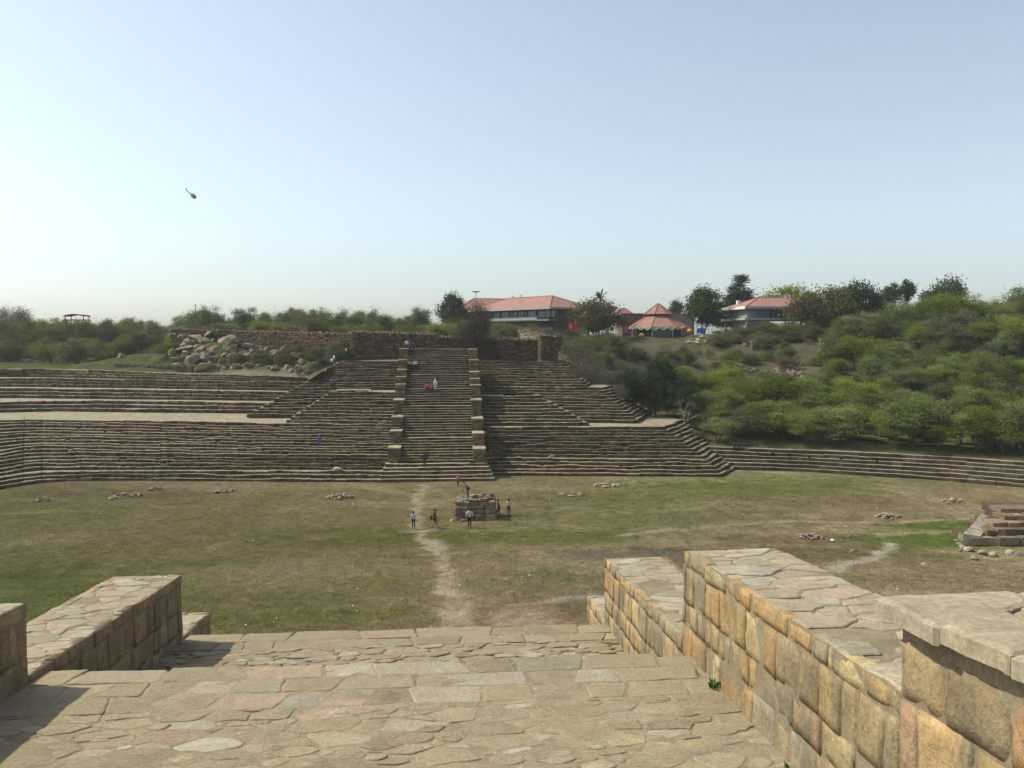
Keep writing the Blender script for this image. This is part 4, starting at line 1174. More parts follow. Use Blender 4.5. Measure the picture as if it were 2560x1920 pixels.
# a shaded second rank on the flat ground behind the curved steps
for i in range(46):
    px = 1770 + i * 19 + prng.uniform(-8, 8); ry = np.interp(px, [1690, 1750, 2006, 2190, 2373, 2560, 2760], [109, 108.7, 105, 102.4, 99, 95, 90])
    Y = ry + prng.choice([4.5, 6.5, 8.5, 10.5, 12.5]) + prng.uniform(-.8, .8); x = (px - 1280) / FPX * Y
    if not free(x, Y, 2.0): continue
    placed.append((x, Y, 2.2))
    plant(prng.choice(['front0', 'front1', 'front2', 'front1']), x, Y, prng.uniform(.62, .88), "dark-stemmed tree in the shaded ranks on the flat behind the curved steps", None, "shaded trees behind the curved steps", sz=prng.uniform(.95, 1.2))
for px, top, Y, w, key in ((1245, 812, 158, 70, 'olive1'), (1285, 806, 162, 80, 'olive3'), (1325, 808, 160, 75, 'thorn2'), (1362, 818, 156, 65, 'olive0'), (1398, 828, 152, 60, 'olive2'), (1212, 818, 150, 60, 'thorn4'), (1150, 812, 148, 75, 'olive4'), (1425, 842, 148, 60, 'dry1'), (1460, 838, 158, 70, 'olive1'), (1510, 838, 165, 70, 'olive3'), (1560, 846, 168, 60, 'dry0')):
    o = plant_px(key, px, top, Y, w, label="scrubby tree before the long red-roofed building's lower wall", cat="tree", group="scrub before the long red-roofed building"); placed.append((o.location.x, o.location.y, 2.5))
# scrub that hides the feet of the stilted pavilion
for i, (px, top) in enumerate(((1818, 822), (1850, 812), (1885, 803), (1920, 802), (1955, 800), (1990, 798), (2025, 795), (2060, 790), (2095, 786), (2130, 782), (1800, 835), (1835, 830), (1905, 822), (1975, 815), (2045, 808))):
    o = plant_px(prng.choice(['olive0', 'olive1', 'olive3', 'thorn1', 'bush0']), px, top, 176 - (i > 9) * 5 + prng.uniform(-2, 2), prng.uniform(60, 85), label="olive tree in the scrub hiding the feet of the stilted pavilion", cat="tree", group="scrub below the stilted pavilion"); placed.append((o.location.x, o.location.y, 2.5))
# the wood on the right hill
cnt = 0; tries = 0
while cnt < 360 and tries < 30000:
    tries += 1
    Y_ = prng.uniform(113, 205); px = prng.uniform(1430, 2640); x = (px - 1280) / FPX * Y_
    z = th(x, Y_)
    py = 850 + (CZ - z) * FPX / Y_
    if py > 1165 or (px < 1760 and py > 1085): continue
    if px < 1530 and py > 945: continue
    if px < 1700 and py > 1000 : continue
    if Y_ > 178 and (1330 < px < 2060): continue                     # buildings
    if 1560 < px < 1800 and Y_ > 160: continue
    if 1780 < px < 2060 and Y_ > 168: continue
    if py > 1075 and px > 1780 and prng.random() < .8: continue
    rocky = 1790 < px < 2050 and 880 < py < 985
    if rocky and prng.random() < .55: continue
    dryz = 1560 < px < 2090 and 835 < py < 985
    if px < 1600: key = prng.choice(['olive0', 'dry0', 'dry1', 'olive2', 'dry2'])
    elif dryz: key = prng.choice(['dry0', 'dry1', 'dry2', 'dry1', 'olive1', 'bush0'])
    elif py > 960: key = prng.choice(['thorn0', 'thorn1', 'thorn2', 'fresh0', 'fresh1', 'fresh2', 'thorn3', 'thorn4', 'thorn5', 'olive1', 'olive3'])
    else: key = prng.choice(['thorn0', 'thorn1', 'thorn2', 'thorn3', 'thorn4', 'thorn5', 'olive0', 'olive1', 'olive2', 'olive3', 'olive4', 'fresh0', 'fresh2', 'dry1'])
    s = prng.uniform(.62, 1.12) * (.72 if dryz else 1) * (.8 if px < 1800 else 1)
    if py > 1010 and not key.startswith(('dry', 'bush')): key = prng.choice(['front0', 'front1', 'front2', 'thorn1', 'olive1'])
    sp = (1.7 if key[0] in 'db' else 3.1) * s
    if not free(x, Y_, sp): continue
    placed.append((x, Y_, sp)); cnt += 1
    kind = PROTO[key][0]
    if key.startswith('dry'): lb, g = "leafless grey brown shrub among the green crowns on the right hill", "dry shrubs on the right hill"
    elif key.startswith('bush'): lb, g = "low green bush on the dry patch of the right hill", "bushes on the right hill"
    elif key.startswith('olive'): lb, g = "dull olive thorn tree in the wood covering the right hill", "olive thorn trees on the right hill"
    elif key.startswith(('fresh', 'front')): lb, g = "bright yellow green thorn tree in the wood covering the right hill", "bright thorn trees on the right hill"
    else: lb, g = "mid green feathery thorn tree in the wood covering the right hill", "green thorn trees on the right hill"
    plant(key, x, Y_, s, lb, None, g, z=z, sz=prng.uniform(.9, 1.15))
# the belt of scrub behind the left terraces, the rubble walls and the stairs
cnt = 0; tries = 0
def allow(px, Y_):
    lo = np.interp(px, [-160, 0, 120, 300, 420, 430, 700, 720, 880, 1100, 1230, 1330], [163, 163, 166, 160, 158, 157, 155, 150, 141, 136, 140, 172])
    return Y_ > lo and not (1190 < px and Y_ > 168)
while cnt < 215 and tries < 16000:
    tries += 1
    px = prng.uniform(-170, 1400); Y_ = 130 + 110 * prng.random() ** 1.3; x = (px - 1280) / FPX * Y_
    if not allow(px, Y_): continue
    z = th(x, Y_)
    key = prng.choice(['olive0', 'olive1', 'olive2', 'olive3', 'olive4', 'thorn0', 'thorn1', 'thorn2', 'thorn3', 'thorn4', 'thorn5', 'dry1', 'dry2', 'olive0', 'bush0', 'bush1'])
    s = prng.uniform(.72, 1.15) * (.85 if px > 950 else 1)
    # skyline limit read off the photograph
    lim = np.interp(px, [-200, 0, 80, 160, 220, 300, 400, 520, 600, 760, 850, 900, 1000, 1060, 1150, 1250, 1400], [775, 778, 780, 797, 796, 782, 776, 766, 764, 768, 764, 755, 760, 768, 765, 790, 815])
    H = PROTO[key][4] * s; zmax = CZ + (850 - lim + prng.uniform(-4, 10)) * Y_ / FPX
    szz = 1.0
    if z + H > zmax: szz = max((zmax - z) / H, .35)
    if szz < .5: continue
    if Y_ > 180 and not key.startswith(('dry', 'bush')) and prng.random() < .7: szz = min(max((zmax - z) / H, .6), 1.6)
    sp = (2.4 if key[0] in 'db' else 3.2) * s
    if not free(x, Y_, sp): continue
    placed.append((x, Y_, sp)); cnt += 1
    if key.startswith('dry'): lb, g = "leafless grey brown shrub in the scrub belt behind the left terraces and walls", "dry shrubs behind the left terraces"
    elif key.startswith('bush'): lb, g = "low green bush in the scrub belt behind the left terraces and walls", "bushes behind the left terraces"
    elif key.startswith('olive'): lb, g = "dull olive thorn tree in the belt behind the left terraces and walls", "olive thorn trees behind the left terraces"
    else: lb, g = "mid green feathery thorn tree in the scrub belt behind the left terraces and walls", "green thorn trees behind the left terraces"
    plant(key, x, Y_, s, lb, None, g, z=z, sz=szz)
# ------------------------------------------------------------------ rocks, rubble walls, ruins
def hit(px, py, y0=100, y1=400):
    """where the photograph's ray meets the hillside"""
    d = ray(px, py); ys = np.arange(y0, y1, .5)
    t = ys / d.y; zs = CZ + d.z * t; hs = terrain_h(d.x * t, ys)
    k = np.argmax(zs < hs)
    k = k if zs[k] < hs[k] else len(ys) - 1
    return Vector((d.x * t[k], ys[k], float(hs[k])))
def rock_mesh(seed, mat, planes=11, sub=3, c=(1, 1, 1), flat=1.0):
    rs = np.random.RandomState(seed)
    import bmesh
    bm = bmesh.new(); bmesh.ops.create_icosphere(bm, subdivisions=sub, radius=1)
    n = rs.normal(0, 1, (planes, 3)); n /= np.linalg.norm(n, axis=1)[:, None]; dd = rs.uniform(.36, .74, planes)
    for v in bm.verts:
        u = np.array(v.co); u /= np.linalg.norm(u)
        q = n @ u; r = 1.0
        for a, b in zip(q, dd):
            if a > 1e-3: r = min(r, b / a)
        r *= 1 + .05 * (float(vnoise(u[0] * 3 + seed, u[1] * 3 + u[2] * 2)) - .5)
        v.co = Vector(u * r)
    me = bpy.data.meshes.new("rock"); bm.to_mesh(me); bm.free()
    at = me.color_attributes.new("col", 'FLOAT_COLOR', 'CORNER')
    at.data.foreach_set("color", np.tile(np.array([*c, 1], dtype=np.float32), len(me.loops)))
    me.materials.append(mat)
    return me
ROCK = [rock_mesh(500 + i, MAT['boulder'], 13 + i % 4, 3, [(.25, .21, .143), (.28, .228, .155), (.21, .176, .122), (.285, .215, .14), (.23, .20, .145), (.18, .148, .105), (.30, .252, .178), (.26, .192, .125)][i]) for i in range(8)]
STONE = [rock_mesh(600 + i, MAT['rubble'], 8, 2, [(.25, .19, .12), (.29, .235, .16), (.20, .165, .115), (.33, .28, .205), (.27, .18, .12), (.23, .21, .165)][i]) for i in range(6)]
PALE = [rock_mesh(650 + i, MAT['rubble'], 8, 2, [(.33, .275, .19), (.36, .305, .215), (.29, .24, .165), (.40, .345, .26)][i]) for i in range(4)]
rng = random.Random(321)
def rock(name, p, sx, sy, sz, meshes, label=None, cat=None, group=None, parent=None, tilt=.4, rz=None):
    o = bpy.data.objects.new(name, rng.choice(meshes)); col.objects.link(o)
    o.location = p; o.scale = (sx, sy, sz); o.rotation_euler = (rng.uniform(-tilt, tilt), rng.uniform(-tilt, tilt), rng.uniform(0, 6.28) if rz is None else rz)
    if parent: o.parent = parent
    if label: tag(o, label, cat, group)
    return o
BOULD = [(155, 430, 150, 60), (285, 310, 180, 60), (310, 240, 150, 80), (410, 300, 110, 70), (440, 335, 150, 80), (490, 230, 170, 90), (620, 155, 110, 40), (740, 228, 215, 85), (620, 325, 200, 105), (740, 350, 50, 90), (800, 190, 190, 60), (885, 215, 70, 40),
         (290, 360, 110, 50), (270, 420, 140, 60), (350, 455, 240, 110), (410, 400, 70, 90), (520, 430, 130, 90), (560, 385, 100, 60), (480, 540, 210, 90), (570, 520, 110, 90), (800, 410, 130, 100), (850, 290, 120, 60), (950, 385, 150, 70), (1000, 312, 200, 50),
         (1130, 370, 120, 90), (960, 515, 120, 60), (1080, 525, 120, 80), (850, 540, 170, 85), (720, 540, 80, 80), (960, 562, 70, 40), (1200, 435, 160, 60), (1290, 372, 100, 60), (1340, 402, 90, 50), (1490, 482, 130, 55), (1420, 545, 190, 90), (1560, 550, 130, 70),
         (1330, 580, 120, 50), (1690, 350, 90, 50), (1760, 322, 80, 40), (1840, 310, 60, 30), (1640, 372, 50, 30), (1730, 412, 90, 40), (1700, 452, 110, 40), (1790, 450, 70, 40), (1250, 445, 70, 50), (1450, 432, 60, 40), (1210, 385, 60, 50), (1090, 432, 90, 50), (530, 157, 110, 60), (400, 190, 130, 50), (200, 500, 120, 40), (120, 360, 90, 60), (1050, 470, 80, 50), (690, 450, 90, 60), (620, 420, 80, 60), (1650, 530, 130, 100), (1740, 545, 110, 70), (1250, 540, 90, 50), (1160, 490, 60, 40), (880, 380, 60, 90)]
LAB = {2: "wedge-shaped pale boulder high on the left of the boulder heap", 7: "large whale-backed pale boulder near the top of the heap", 8: "broad tawny boulder in the middle of the heap", 9: "narrow upright slab boulder in the middle of the heap", 10: "long flat boulder at the heap's top right", 14: "big rounded boulder at the lower left of the heap",
       18: "big tilted slab at the foot of the heap, left of the person in pink", 27: "dark square boulder at the foot of the heap, right of the person in pink", 20: "pointed brown boulder at the heart of the heap", 34: "wide pale rock lying on the terrace edge at the heap's right end", 0: "lowest flat boulder at the far left of the heap", 6: "thin slab capping the heap under the rubble wall"}
for i, (cx, cy, w, h) in enumerate(BOULD):
    px, py = 400 + cx / 4.424, 800 + cy / 4.424
    Yb = 139 + (930 - py) / 95 * 12 - (max(0, px - 640) / 180) * 6
    p = D(px, py, Yb); s = Yb / FPX / 4.424 / 2 * 1.3
    rock("boulder", p, w * s, w * s * rng.uniform(.8, 1.2), max(h * s * 1.1, w * s * .35), ROCK, LAB.get(i, "pale weathered boulder in the heap below the long rubble wall" if i < 30 else "small pale rock on the slope right of the boulder heap"), "boulder", "boulders in the rock heap" if i < 30 else "rocks right of the heap", tilt=.35)
for i in range(95):                                      # the scattered right half of the heap
    px = rng.uniform(560, 760); py = rng.uniform(np.interp(px, [560, 760], [845, 862]), 930); w = rng.choice([.4, .55, .75, 1.0, 1.35])
    rock("boulder", hit(px, py) + Vector((0, 0, w * .15)), w * rng.uniform(1, 1.6), w, w * rng.uniform(.5, .8), ROCK, "weathered rock scattered over the slope right of the boulder heap", "boulder", "rocks scattered right of the heap", tilt=.5)
for i in range(13):
    px = rng.uniform(585, 770); py = rng.uniform(858, 915); q = hit(px, py)
    plant(rng.choice(['bush0', 'bush1', 'dry0', 'dry1']), q.x, q.y, rng.uniform(.45, .9), "low bush among the scattered rocks below the rubble wall", "shrub", "bushes among the scattered rocks", z=q.z)
for i in range(34):                                      # filling between the big ones
    px, py = rng.uniform(425, 700), rng.uniform(838, 928); Yb = 139.5 + (930 - py) / 95 * 12
    w = rng.uniform(.5, 1.3)
    rock("boulder", D(px, py, Yb), w, w, w * .7, ROCK, "small boulder wedged between the big ones of the heap", "boulder", "small boulders in the heap")
rock("boulder", hit(303, 893), 1.5, 1.3, 1.3, [rock_mesh(700, MAT['boulder'], 10, 3, (.37, .265, .15))], "sandy ochre rock on the lawn behind the left terraces", "boulder", tilt=.2)
rock("boulder", hit(66, 906), 1.5, 1.3, 1.2, [rock_mesh(701, MAT['boulder'], 10, 3, (.34, .28, .18))], "khaki rounded rock at the far left under the trees", "boulder", tilt=.1)
for i in range(60):
    if i < 36: px, py = rng.gauss(1955, 26), rng.gauss(938, 9)
    else: px, py = rng.gauss(1862, 18), rng.gauss(915, 16)
    w = rng.uniform(.35, .95)
    rock("rock", hit(px, py) + Vector((0, 0, .15)), w, w, w * .65, ROCK, "pale rock in the bare scree patch on the right hillside" if i < 36 else "brown rock in the scree patch's left end on the right hillside", "rock", "scree rocks on the right hillside" if i < 36 else "left scree rocks on the right hillside")
for i in range(14):
    w = rng.uniform(.4, .8)
    rock("rock", hit(rng.uniform(1715, 1775), rng.uniform(840, 862)) + Vector((0, 0, .2)), w, w, w * .6, PALE, "pale rock on the bank below the dark rounded tree", "rock", "rocks below the dark rounded tree")
for i in range(16):
    w = rng.uniform(.25, .5)
    rock("rock", hit(rng.uniform(1392, 1425), rng.uniform(882, 898)) + Vector((0, 0, .15)), w, w, w * .7, STONE, "fallen stone at the right end of the ruined wall", "rock", "fallen stones by the ruined wall")

def rubble_wall(root, p0, p1, z0, z1, t0, t1, thick, seed, part="masonry", c=(.13, .09, .054), topc=(.26, .21, .14), big=1.0):
    """dry stone wall from p0 to p1 (plan points), base heights z0,z1, top heights t0,t1; stones in rough courses, loose stones on top"""
    rg = random.Random(seed); mb = MB(); mt = MB()
    a = Vector((p0[0], p0[1], 0)); b = Vector((p1[0], p1[1], 0)); L = (b - a).length; U = (b - a) / L; N = Vector((U.y, -U.x, 0))
    def P(u, d, z): q = a + U * u - N * d; return (q.x, q.y, z)
    core = [P(0, .12, z0 - 1), P(L, .12, z1 - 1), P(L, thick - .1, z1 - 1), P(0, thick - .1, z0 - 1), P(0, .12, t0 - .12), P(L, .12, t1 - .12), P(L, thick - .1, t1 - .12), P(0, thick - .1, t0 - .12)]
    mb.mesh(core, [(4, 5, 6, 7), (0, 1, 5, 4), (1, 2, 6, 5), (2, 3, 7, 6), (3, 0, 4, 7)], tuple(q * .5 for q in c))
    H = max(t0 - z0, t1 - z1); v = 0
    def stone(u, w, zb, h, face):
        vv = rg.uniform(.5, 1.6); k = rg.uniform(-.15, .2); cc = (c[0] * vv * (1 + k), c[1] * vv, c[2] * vv * (1 - k * .6))
        d = rg.uniform(-.07, .06); j = .05
        if face == 0: g = lambda q, e, z: P(q, -d + e, z)
        elif face == 1: g = lambda q, e, z: P(L + d - e, q, z)
        else: g = lambda q, e, z: P(-d + e, q, z)
        f = [g(u + .02 + rg.uniform(-j, j) * .5, 0, zb + .02 + rg.uniform(0, j)), g(u + w - .02 + rg.uniform(-j, j) * .5, 0, zb + .02 + rg.uniform(0, j)), g(u + w - .02 + rg.uniform(-j, j), 0, zb + h - rg.uniform(0, j)), g(u + .02 + rg.uniform(-j, j), 0, zb + h - rg.uniform(0, j))]
        m = g(u + w * rg.uniform(.35, .65), -rg.uniform(.02, .08), zb + h * rg.uniform(.4, .6))
        bk = [g(u, .3, zb), g(u + w, .3, zb), g(u + w, .3, zb + h), g(u, .3, zb + h)]
        mb.mesh(f + [m] + bk, [(0, 1, 4), (1, 2, 4), (2, 3, 4), (3, 0, 4), (0, 5, 6, 1), (1, 6, 7, 2), (2, 7, 8, 3), (3, 8, 5, 0)], cc)
    while v < H - .05:
        h = min(rg.uniform(.2, .42) * big, H - v)
        u = 0
        while u < L:
            w = rg.uniform(.25, .75) * big
            t = min(max((u + w / 2) / L, 0), 1); zb = z0 + (z1 - z0) * t; zt = t0 + (t1 - t0) * t
            k = v * (zt - zb) / H
            stone(u, min(w, L - u + .05), zb + k, h * (zt - zb) / H, 0); u += w
        for face, zb, zt in ((1, z1, t1), (2, z0, t0)):
            q = 0
            while q < thick - .1:
                w = rg.uniform(.25, .7) * big; stone(q, min(w, thick - q), zb + v * (zt - zb) / H, h * (zt - zb) / H, face); q += w
        v += h
    u = -.1
    while u < L:
        for d in np.arange(.05, thick, .42):
            w = rg.uniform(.14, .5); t = min(max(u / L, 0), 1); zt = t0 + (t1 - t0) * t
            vv = rg.uniform(.45, 1.1); x, y, z = P(u + rg.uniform(-.2, .2), d + rg.uniform(-.1, .15), zt + rg.uniform(-.2, .12))
            hh = rg.uniform(.05, .2); r = w * .6
            n = 6; an = rg.uniform(0, 6)
            T = [(x + r * .75 * math.cos(an + q * 1.05) * rg.uniform(.7, 1.1), y + r * .75 * math.sin(an + q * 1.05) * rg.uniform(.7, 1.1), z + hh * rg.uniform(.7, 1.1)) for q in range(n)]
            B = [(x + r * math.cos(an + q * 1.05) * rg.uniform(.8, 1.1), y + r * math.sin(an + q * 1.05) * rg.uniform(.8, 1.1), z - .1) for q in range(n)]
            mt.mesh(T + B, [tuple(range(n))] + [(n + q, n + (q + 1) % n, (q + 1) % n, q) for q in range(n)], tuple(q * vv for q in topc))
        u += rg.uniform(.3, .5)
    put(mb, part, MAT['rubble'], root); o = put(mt, "top_stones", MAT['rubble'], root); return o
def pt(px, Y): return ((px - 1280) / FPX * Y, Y)
def zat(py, Y): return CZ + (850 - py) * Y / FPX
w = stepped_root("rubble_wall", (*pt(990, 131), 13.7), "great rust-brown rubble wall standing behind the left half of the staircase top", "wall")
rubble_wall(w, pt(881, 131), pt(1094, 132.5), 13.5, 13.6, zat(829, 131), zat(836, 132.5), 3.5, 81)
w = stepped_root("rubble_wall", (*pt(1230, 133), 13.7), "lower dark rubble wall behind the right half of the staircase top", "wall")
rubble_wall(w, pt(1098, 133.5), pt(1372, 132), 13.4, 13.2, zat(842, 133.5), zat(851, 132), 2.0, 82)
w = stepped_root("ruined_wall", (*pt(1375, 131), 13.2), "ruined rubble wall running back from the right end, its left face sunlit", "wall")
A0, B0 = pt(1352, 130.2), pt(1394, 131)
rubble_wall(w, A0, B0, 13.1, 13.0, zat(838, 130), zat(842, 131), 1.6, 83)
U0 = Vector((*pt(1288, 146), 0)); U1 = Vector((*pt(1353, 132.5), 0))
rubble_wall(w, (U0.x, U0.y), (U1.x, U1.y), 14.2, 13.6, zat(824, 146), zat(839, 132.5), 2.0, 84, part="side_masonry", c=(.30, .235, .15))
w = stepped_root("rubble_wall", (*pt(650, 146), 15.0), "long low rubble wall running left from the great wall above the boulder heap", "wall")
rubble_wall(w, pt(430, 155), pt(600, 149.5), 16.0, 16.0, zat(823, 155), zat(827, 149.5), .9, 85)
rubble_wall(w, pt(600, 149.5), pt(884, 134.5), 15.4, 13.9, zat(827, 149.5), zat(834, 134.5), .9, 86, part="right_masonry")
w = stepped_root("low_wall", (*pt(380, 144), 11.2), "low dark stone wall along the edge of the lawn left of the boulder heap", "wall")
rubble_wall(w, pt(285, 149), pt(478, 139.5), 10.9, 10.9, 12.1, 12.0, .5, 87, c=(.11, .09, .065), topc=(.14, .12, .09))
w = stepped_root("low_wall", hit(1905, 873), "small brown ruined wall among dry shrubs on the right hillside", "wall")
q = hit(1905, 874)
rubble_wall(w, (q.x - 2, q.y), (q.x + .6, q.y - .3), q.z - .3, q.z - .3, q.z + 1.5, q.z + 1.6, 1.8, 88, c=(.15, .12, .085))
for px, t, b, lb in ((2050, 847, 878, "tall pale post on the right hillside"), (2061, 848, 860, "thin short pale post right of the tall pale one on the hillside"), (2086, 848, 858, "rightmost short pale post on the hillside")):
    q = hit(px, b + 3); mb = MB(); h = zat(t, q.y) - q.z
    mb.box((-.09, -.09, -.3), (.09, .09, h), (.36, .34, .26)); mb.box((-.12, -.12, h + .002), (.12, .12, h + .08), (.34, .32, .25))
    tag(mb.build("stone_post", MAT['rubble'], None, False, q), lb, "post")

for px, py, s_ in ((788, 928, .5), (806, 918, .62), (822, 911, .5), (838, 902, .6), (775, 935, .4)):
    q = hit(px, py); plant(rng.choice(['bush0', 'bush1', 'dry1']), q.x - .3, q.y + .4, s_, "low bush on the slope right beside the stepped corner", "shrub", "bushes beside the stepped corner", z=q.z - .1)
for i in range(16):
    px = rng.uniform(722, 848); py = np.interp(px, [720, 770, 850], [932, 936, 897]) - abs(rng.gauss(0, 9)); w = rng.uniform(.35, 1.1)
    rock("boulder", hit(px, py) + Vector((0, 0, .1)), w, w, w * .7, ROCK, "tan rock strewn on the slope beside the stepped corner", "boulder", "rocks beside the stepped corner", tilt=.4)
# ------------------------------------------------------------------ heaps and stones lying on the basin floor
def heap(px, py, wpx, n, hgt, label, meshes=STONE, ring=False):
    p = G(px, py); p.z = floor_height(p.x, p.y); R_ = wpx / FPX * p.y / 2
    root = empty("stone_heap", p); tag(root, label, "stone heap", "stone heaps on the basin floor")
    for i in range(n):
        a = rng.uniform(0, 6.28); r = R_ * (math.sqrt(rng.random()) if not ring else rng.uniform(.75, 1.0))
        s = rng.uniform(.10, .24) * (1 if not ring else .8)
        rock("stone", (r * math.cos(a), r * math.sin(a) * .8, hgt * (1 - (r / R_) ** 1.5) * rng.uniform(.5, 1) * (0 if ring else 1) + s * .35), s * rng.uniform(1, 1.7), s, s * .7, meshes, parent=root)
    return root
heap(112, 1247, 48, 22, .45, "small heap of pinkish stones farthest left on the floor")
heap(285, 1248, 28, 10, .35, "little heap with one upright stone on the left of the floor", PALE)
heap(385, 1223, 34, 14, .25, "low dark heap close under the left bank's lowest step")
heap(552, 1229, 34, 16, .35, "left half of the pair of tan heaps left of the path", STONE)
heap(588, 1228, 28, 10, .45, "right half of the pair of tan heaps, with one big block", STONE)
heap(850, 1246, 74, 60, .50, "wide rubble heap left of the path below the staircase")
heap(1428, 1233, 56, 34, .2, "flat ring of stones right of the masonry platform, the nearer of two", PALE, True)
heap(1517, 1215, 66, 46, .25, "flat pale heap close under the right stepped slope, the farther of two", PALE)
heap(2220, 1288, 62, 44, .3, "pale gravelly heap on the right of the floor above the trodden line", PALE)
heap(2027, 1340, 58, 26, .4, "brown heap with dark gaps nearest the right parapet", STONE)
heap(2384, 1252, 62, 24, .35, "grey heap farthest right on the floor, near the curved steps", PALE)
heap(322, 1237, 60, 22, .12, "scatter of half buried stones on the bare patch at the left", STONE)
for px, py, s, lb, ms in ((1375, 1246, .3, "single flat stone between platform and the flat ring of stones", STONE), (1478, 1250, .3, "single dark stone on green grass right of the flat ring", STONE), (1948, 1386, .26, "single pale stone just beyond the right parapet's top", PALE), (2133, 1378, .24, "single tan stone left of the bright green patch", PALE),
                          (2309, 1414, .3, "white stone in front of the ruined steps on the right", PALE), (2122, 1339, .2, "small brown stone right of the brown heap", STONE), (2116, 1315, .25, "flat stone near the trodden line on the right", STONE), (844, 1171, .62, "white boulder sitting on the lowest broad tread left of the staircase", PALE), (1377, 1144, .4, "pale stone lying on the steps right of the staircase", PALE), (1290, 1139, .3, "small pale stone on the steps nearest the staircase's right side", PALE)):
    z = 0
    if px == 844: p = G(px, py + 5, 1.05)
    elif py < 1150: p = G(px, py, 1.85)
    else: p = G(px, py); p.z = floor_height(p.x, p.y)
    rock("stone", p + Vector((0, 0, s * .2)), s * 1.3, s, s * .7, ms, lb, "stone", tilt=.15)
MAT['litter'] = MAT['paper']
for i in range(34):
    px, py = (rng.uniform(520, 1180), rng.uniform(1340, 1560)) if i < 20 else (rng.uniform(1150, 2400), rng.uniform(1230, 1480))
    p = G(px, py); p.z = floor_height(p.x, p.y) + .01
    scrap(p, rng.uniform(.03, .065), rng.choice([(.8, .8, .8), (.7, .7, .66), (.75, .78, .85)]), "small white scrap of litter on the grass " + ("left of the path" if i < 20 else "right of the path"), group="litter " + ("left" if i < 20 else "right") + " of the path")
p = G(1668, 1384); p.z = floor_height(p.x, p.y); scrap(p, .12, (.03, .22, .10), "green scrap of litter in the middle of the right field")
p = G(883, 1261); p.z = floor_height(p.x, p.y); scrap(p, .10, (.75, .6, .05), "yellow scrap of litter near the wide rubble heap")
p = G(2382, 1352); p.z = floor_height(p.x, p.y); scrap(G(2081, 1351) + Vector((0, 0, .03)), .16, (.85, .85, .85), "white round scrap right of the brown heap")

# ------------------------------------------------------------------ masonry platform in the middle of the floor
c0 = G(1188, 1300); plat = stepped_root("stone_platform", (c0.x, c0.y, floor_height(c0.x, c0.y)), "squat square platform of large rough stones with loose slabs on top", "stone platform")
rp_ = random.Random(12)
W_, DP, HP = 1.85, 3.1, 1.75
mb = MB(); mb.box((-W_ + .2, .2, -.2), (W_ - .2, DP - .2, HP - .12), (.07, .055, .04)); mb.build("core", MAT['rubble'], plat)
PCOL = [(.25, .185, .115), (.22, .19, .135), (.28, .20, .125), (.19, .17, .125), (.30, .25, .17), (.24, .155, .10)]
def pstone(cx, cy, cz, sx, sy, sz, rz=0.0, tilt=0.0):
    mb = MB(); vv = rp_.uniform(.7, 1.15); cc = tuple(q * vv for q in rp_.choice(PCOL))
    import bmesh
    bm = bmesh.new(); bmesh.ops.create_cube(bm, size=1.0)
    for v in bm.verts: v.co = Vector((v.co.x * sx + rp_.uniform(-.08, .06), v.co.y * sy + rp_.uniform(-.10, .05), v.co.z * sz + rp_.uniform(-.07, .03)))
    bmesh.ops.bevel(bm, geom=list(bm.edges), offset=min(sx, sy, sz) * .16, segments=2, affect='EDGES')
    bm.verts.index_update()
    mb.mesh([v.co.copy() for v in bm.verts], [tuple(v.index for v in f.verts) for f in bm.faces], cc); bm.free()
    o = mb.build("stone", MAT['rubble'], plat); o.location = (cx, cy, cz); o.rotation_euler = (rp_.uniform(-tilt, tilt), rp_.uniform(-tilt, tilt), rz); return o
zz_ = -.05
while zz_ < HP - .1:
    h = min(rp_.uniform(.30, .48), HP - zz_)
    if HP - zz_ - h < .18: h = HP - zz_
    ins = .10 * zz_ / HP
    for side in range(3):
        L_ = 2 * (W_ - ins) if side == 0 else DP
        u = 0
        while u < L_ - .05:
            w_ = min(rp_.uniform(.4, 1.1), L_ - u)
            if L_ - u - w_ < .25: w_ = L_ - u
            d = rp_.uniform(-.06, .06); m_ = u + w_ / 2
            if side == 0: pstone(-W_ + ins + m_, ins + .25 + d, zz_ + h / 2, w_ - .03, .55, h - .02)
            elif side == 1: pstone(W_ - ins - .25 + d, m_, zz_ + h / 2, .55, w_ - .03, h - .02)
            else: pstone(-W_ + ins + .25 + d, m_, zz_ + h / 2, .55, w_ - .03, h - .02)
            u += w_
    zz_ += h
for x, y, w_, l_, h in ((-1.1, .9, 1.0, .6, .12), (-.2, .4, .9, .5, .16), (.7, .5, .9, .6, .2), (1.2, 1.2, .7, .6, .25), (.2, 1.3, .8, .6, .2), (-.7, 1.7, .8, .6, .12), (1.0, 2.1, .7, .5, .2), (.2, 2.3, .7, .5, .25), (-.5, 2.6, .8, .5, .15), (1.4, 2.6, .6, .5, .25), (.6, 2.7, .5, .4, .3)):
    pstone(x, y, HP + h / 2, w_, l_, h, rp_.uniform(-.6, .6), .12)
for x, lb in ((-2.15, "flat pale stone lying at the platform's left foot"), (-1.05, "flat pale stone lying before the platform's front")):
    rock("stone", (c0.x + x, c0.y - .25 + (x + 2) * -.1, plat.location.z + .08), .38, .2, .16, PALE, lb, "stone", tilt=.1)

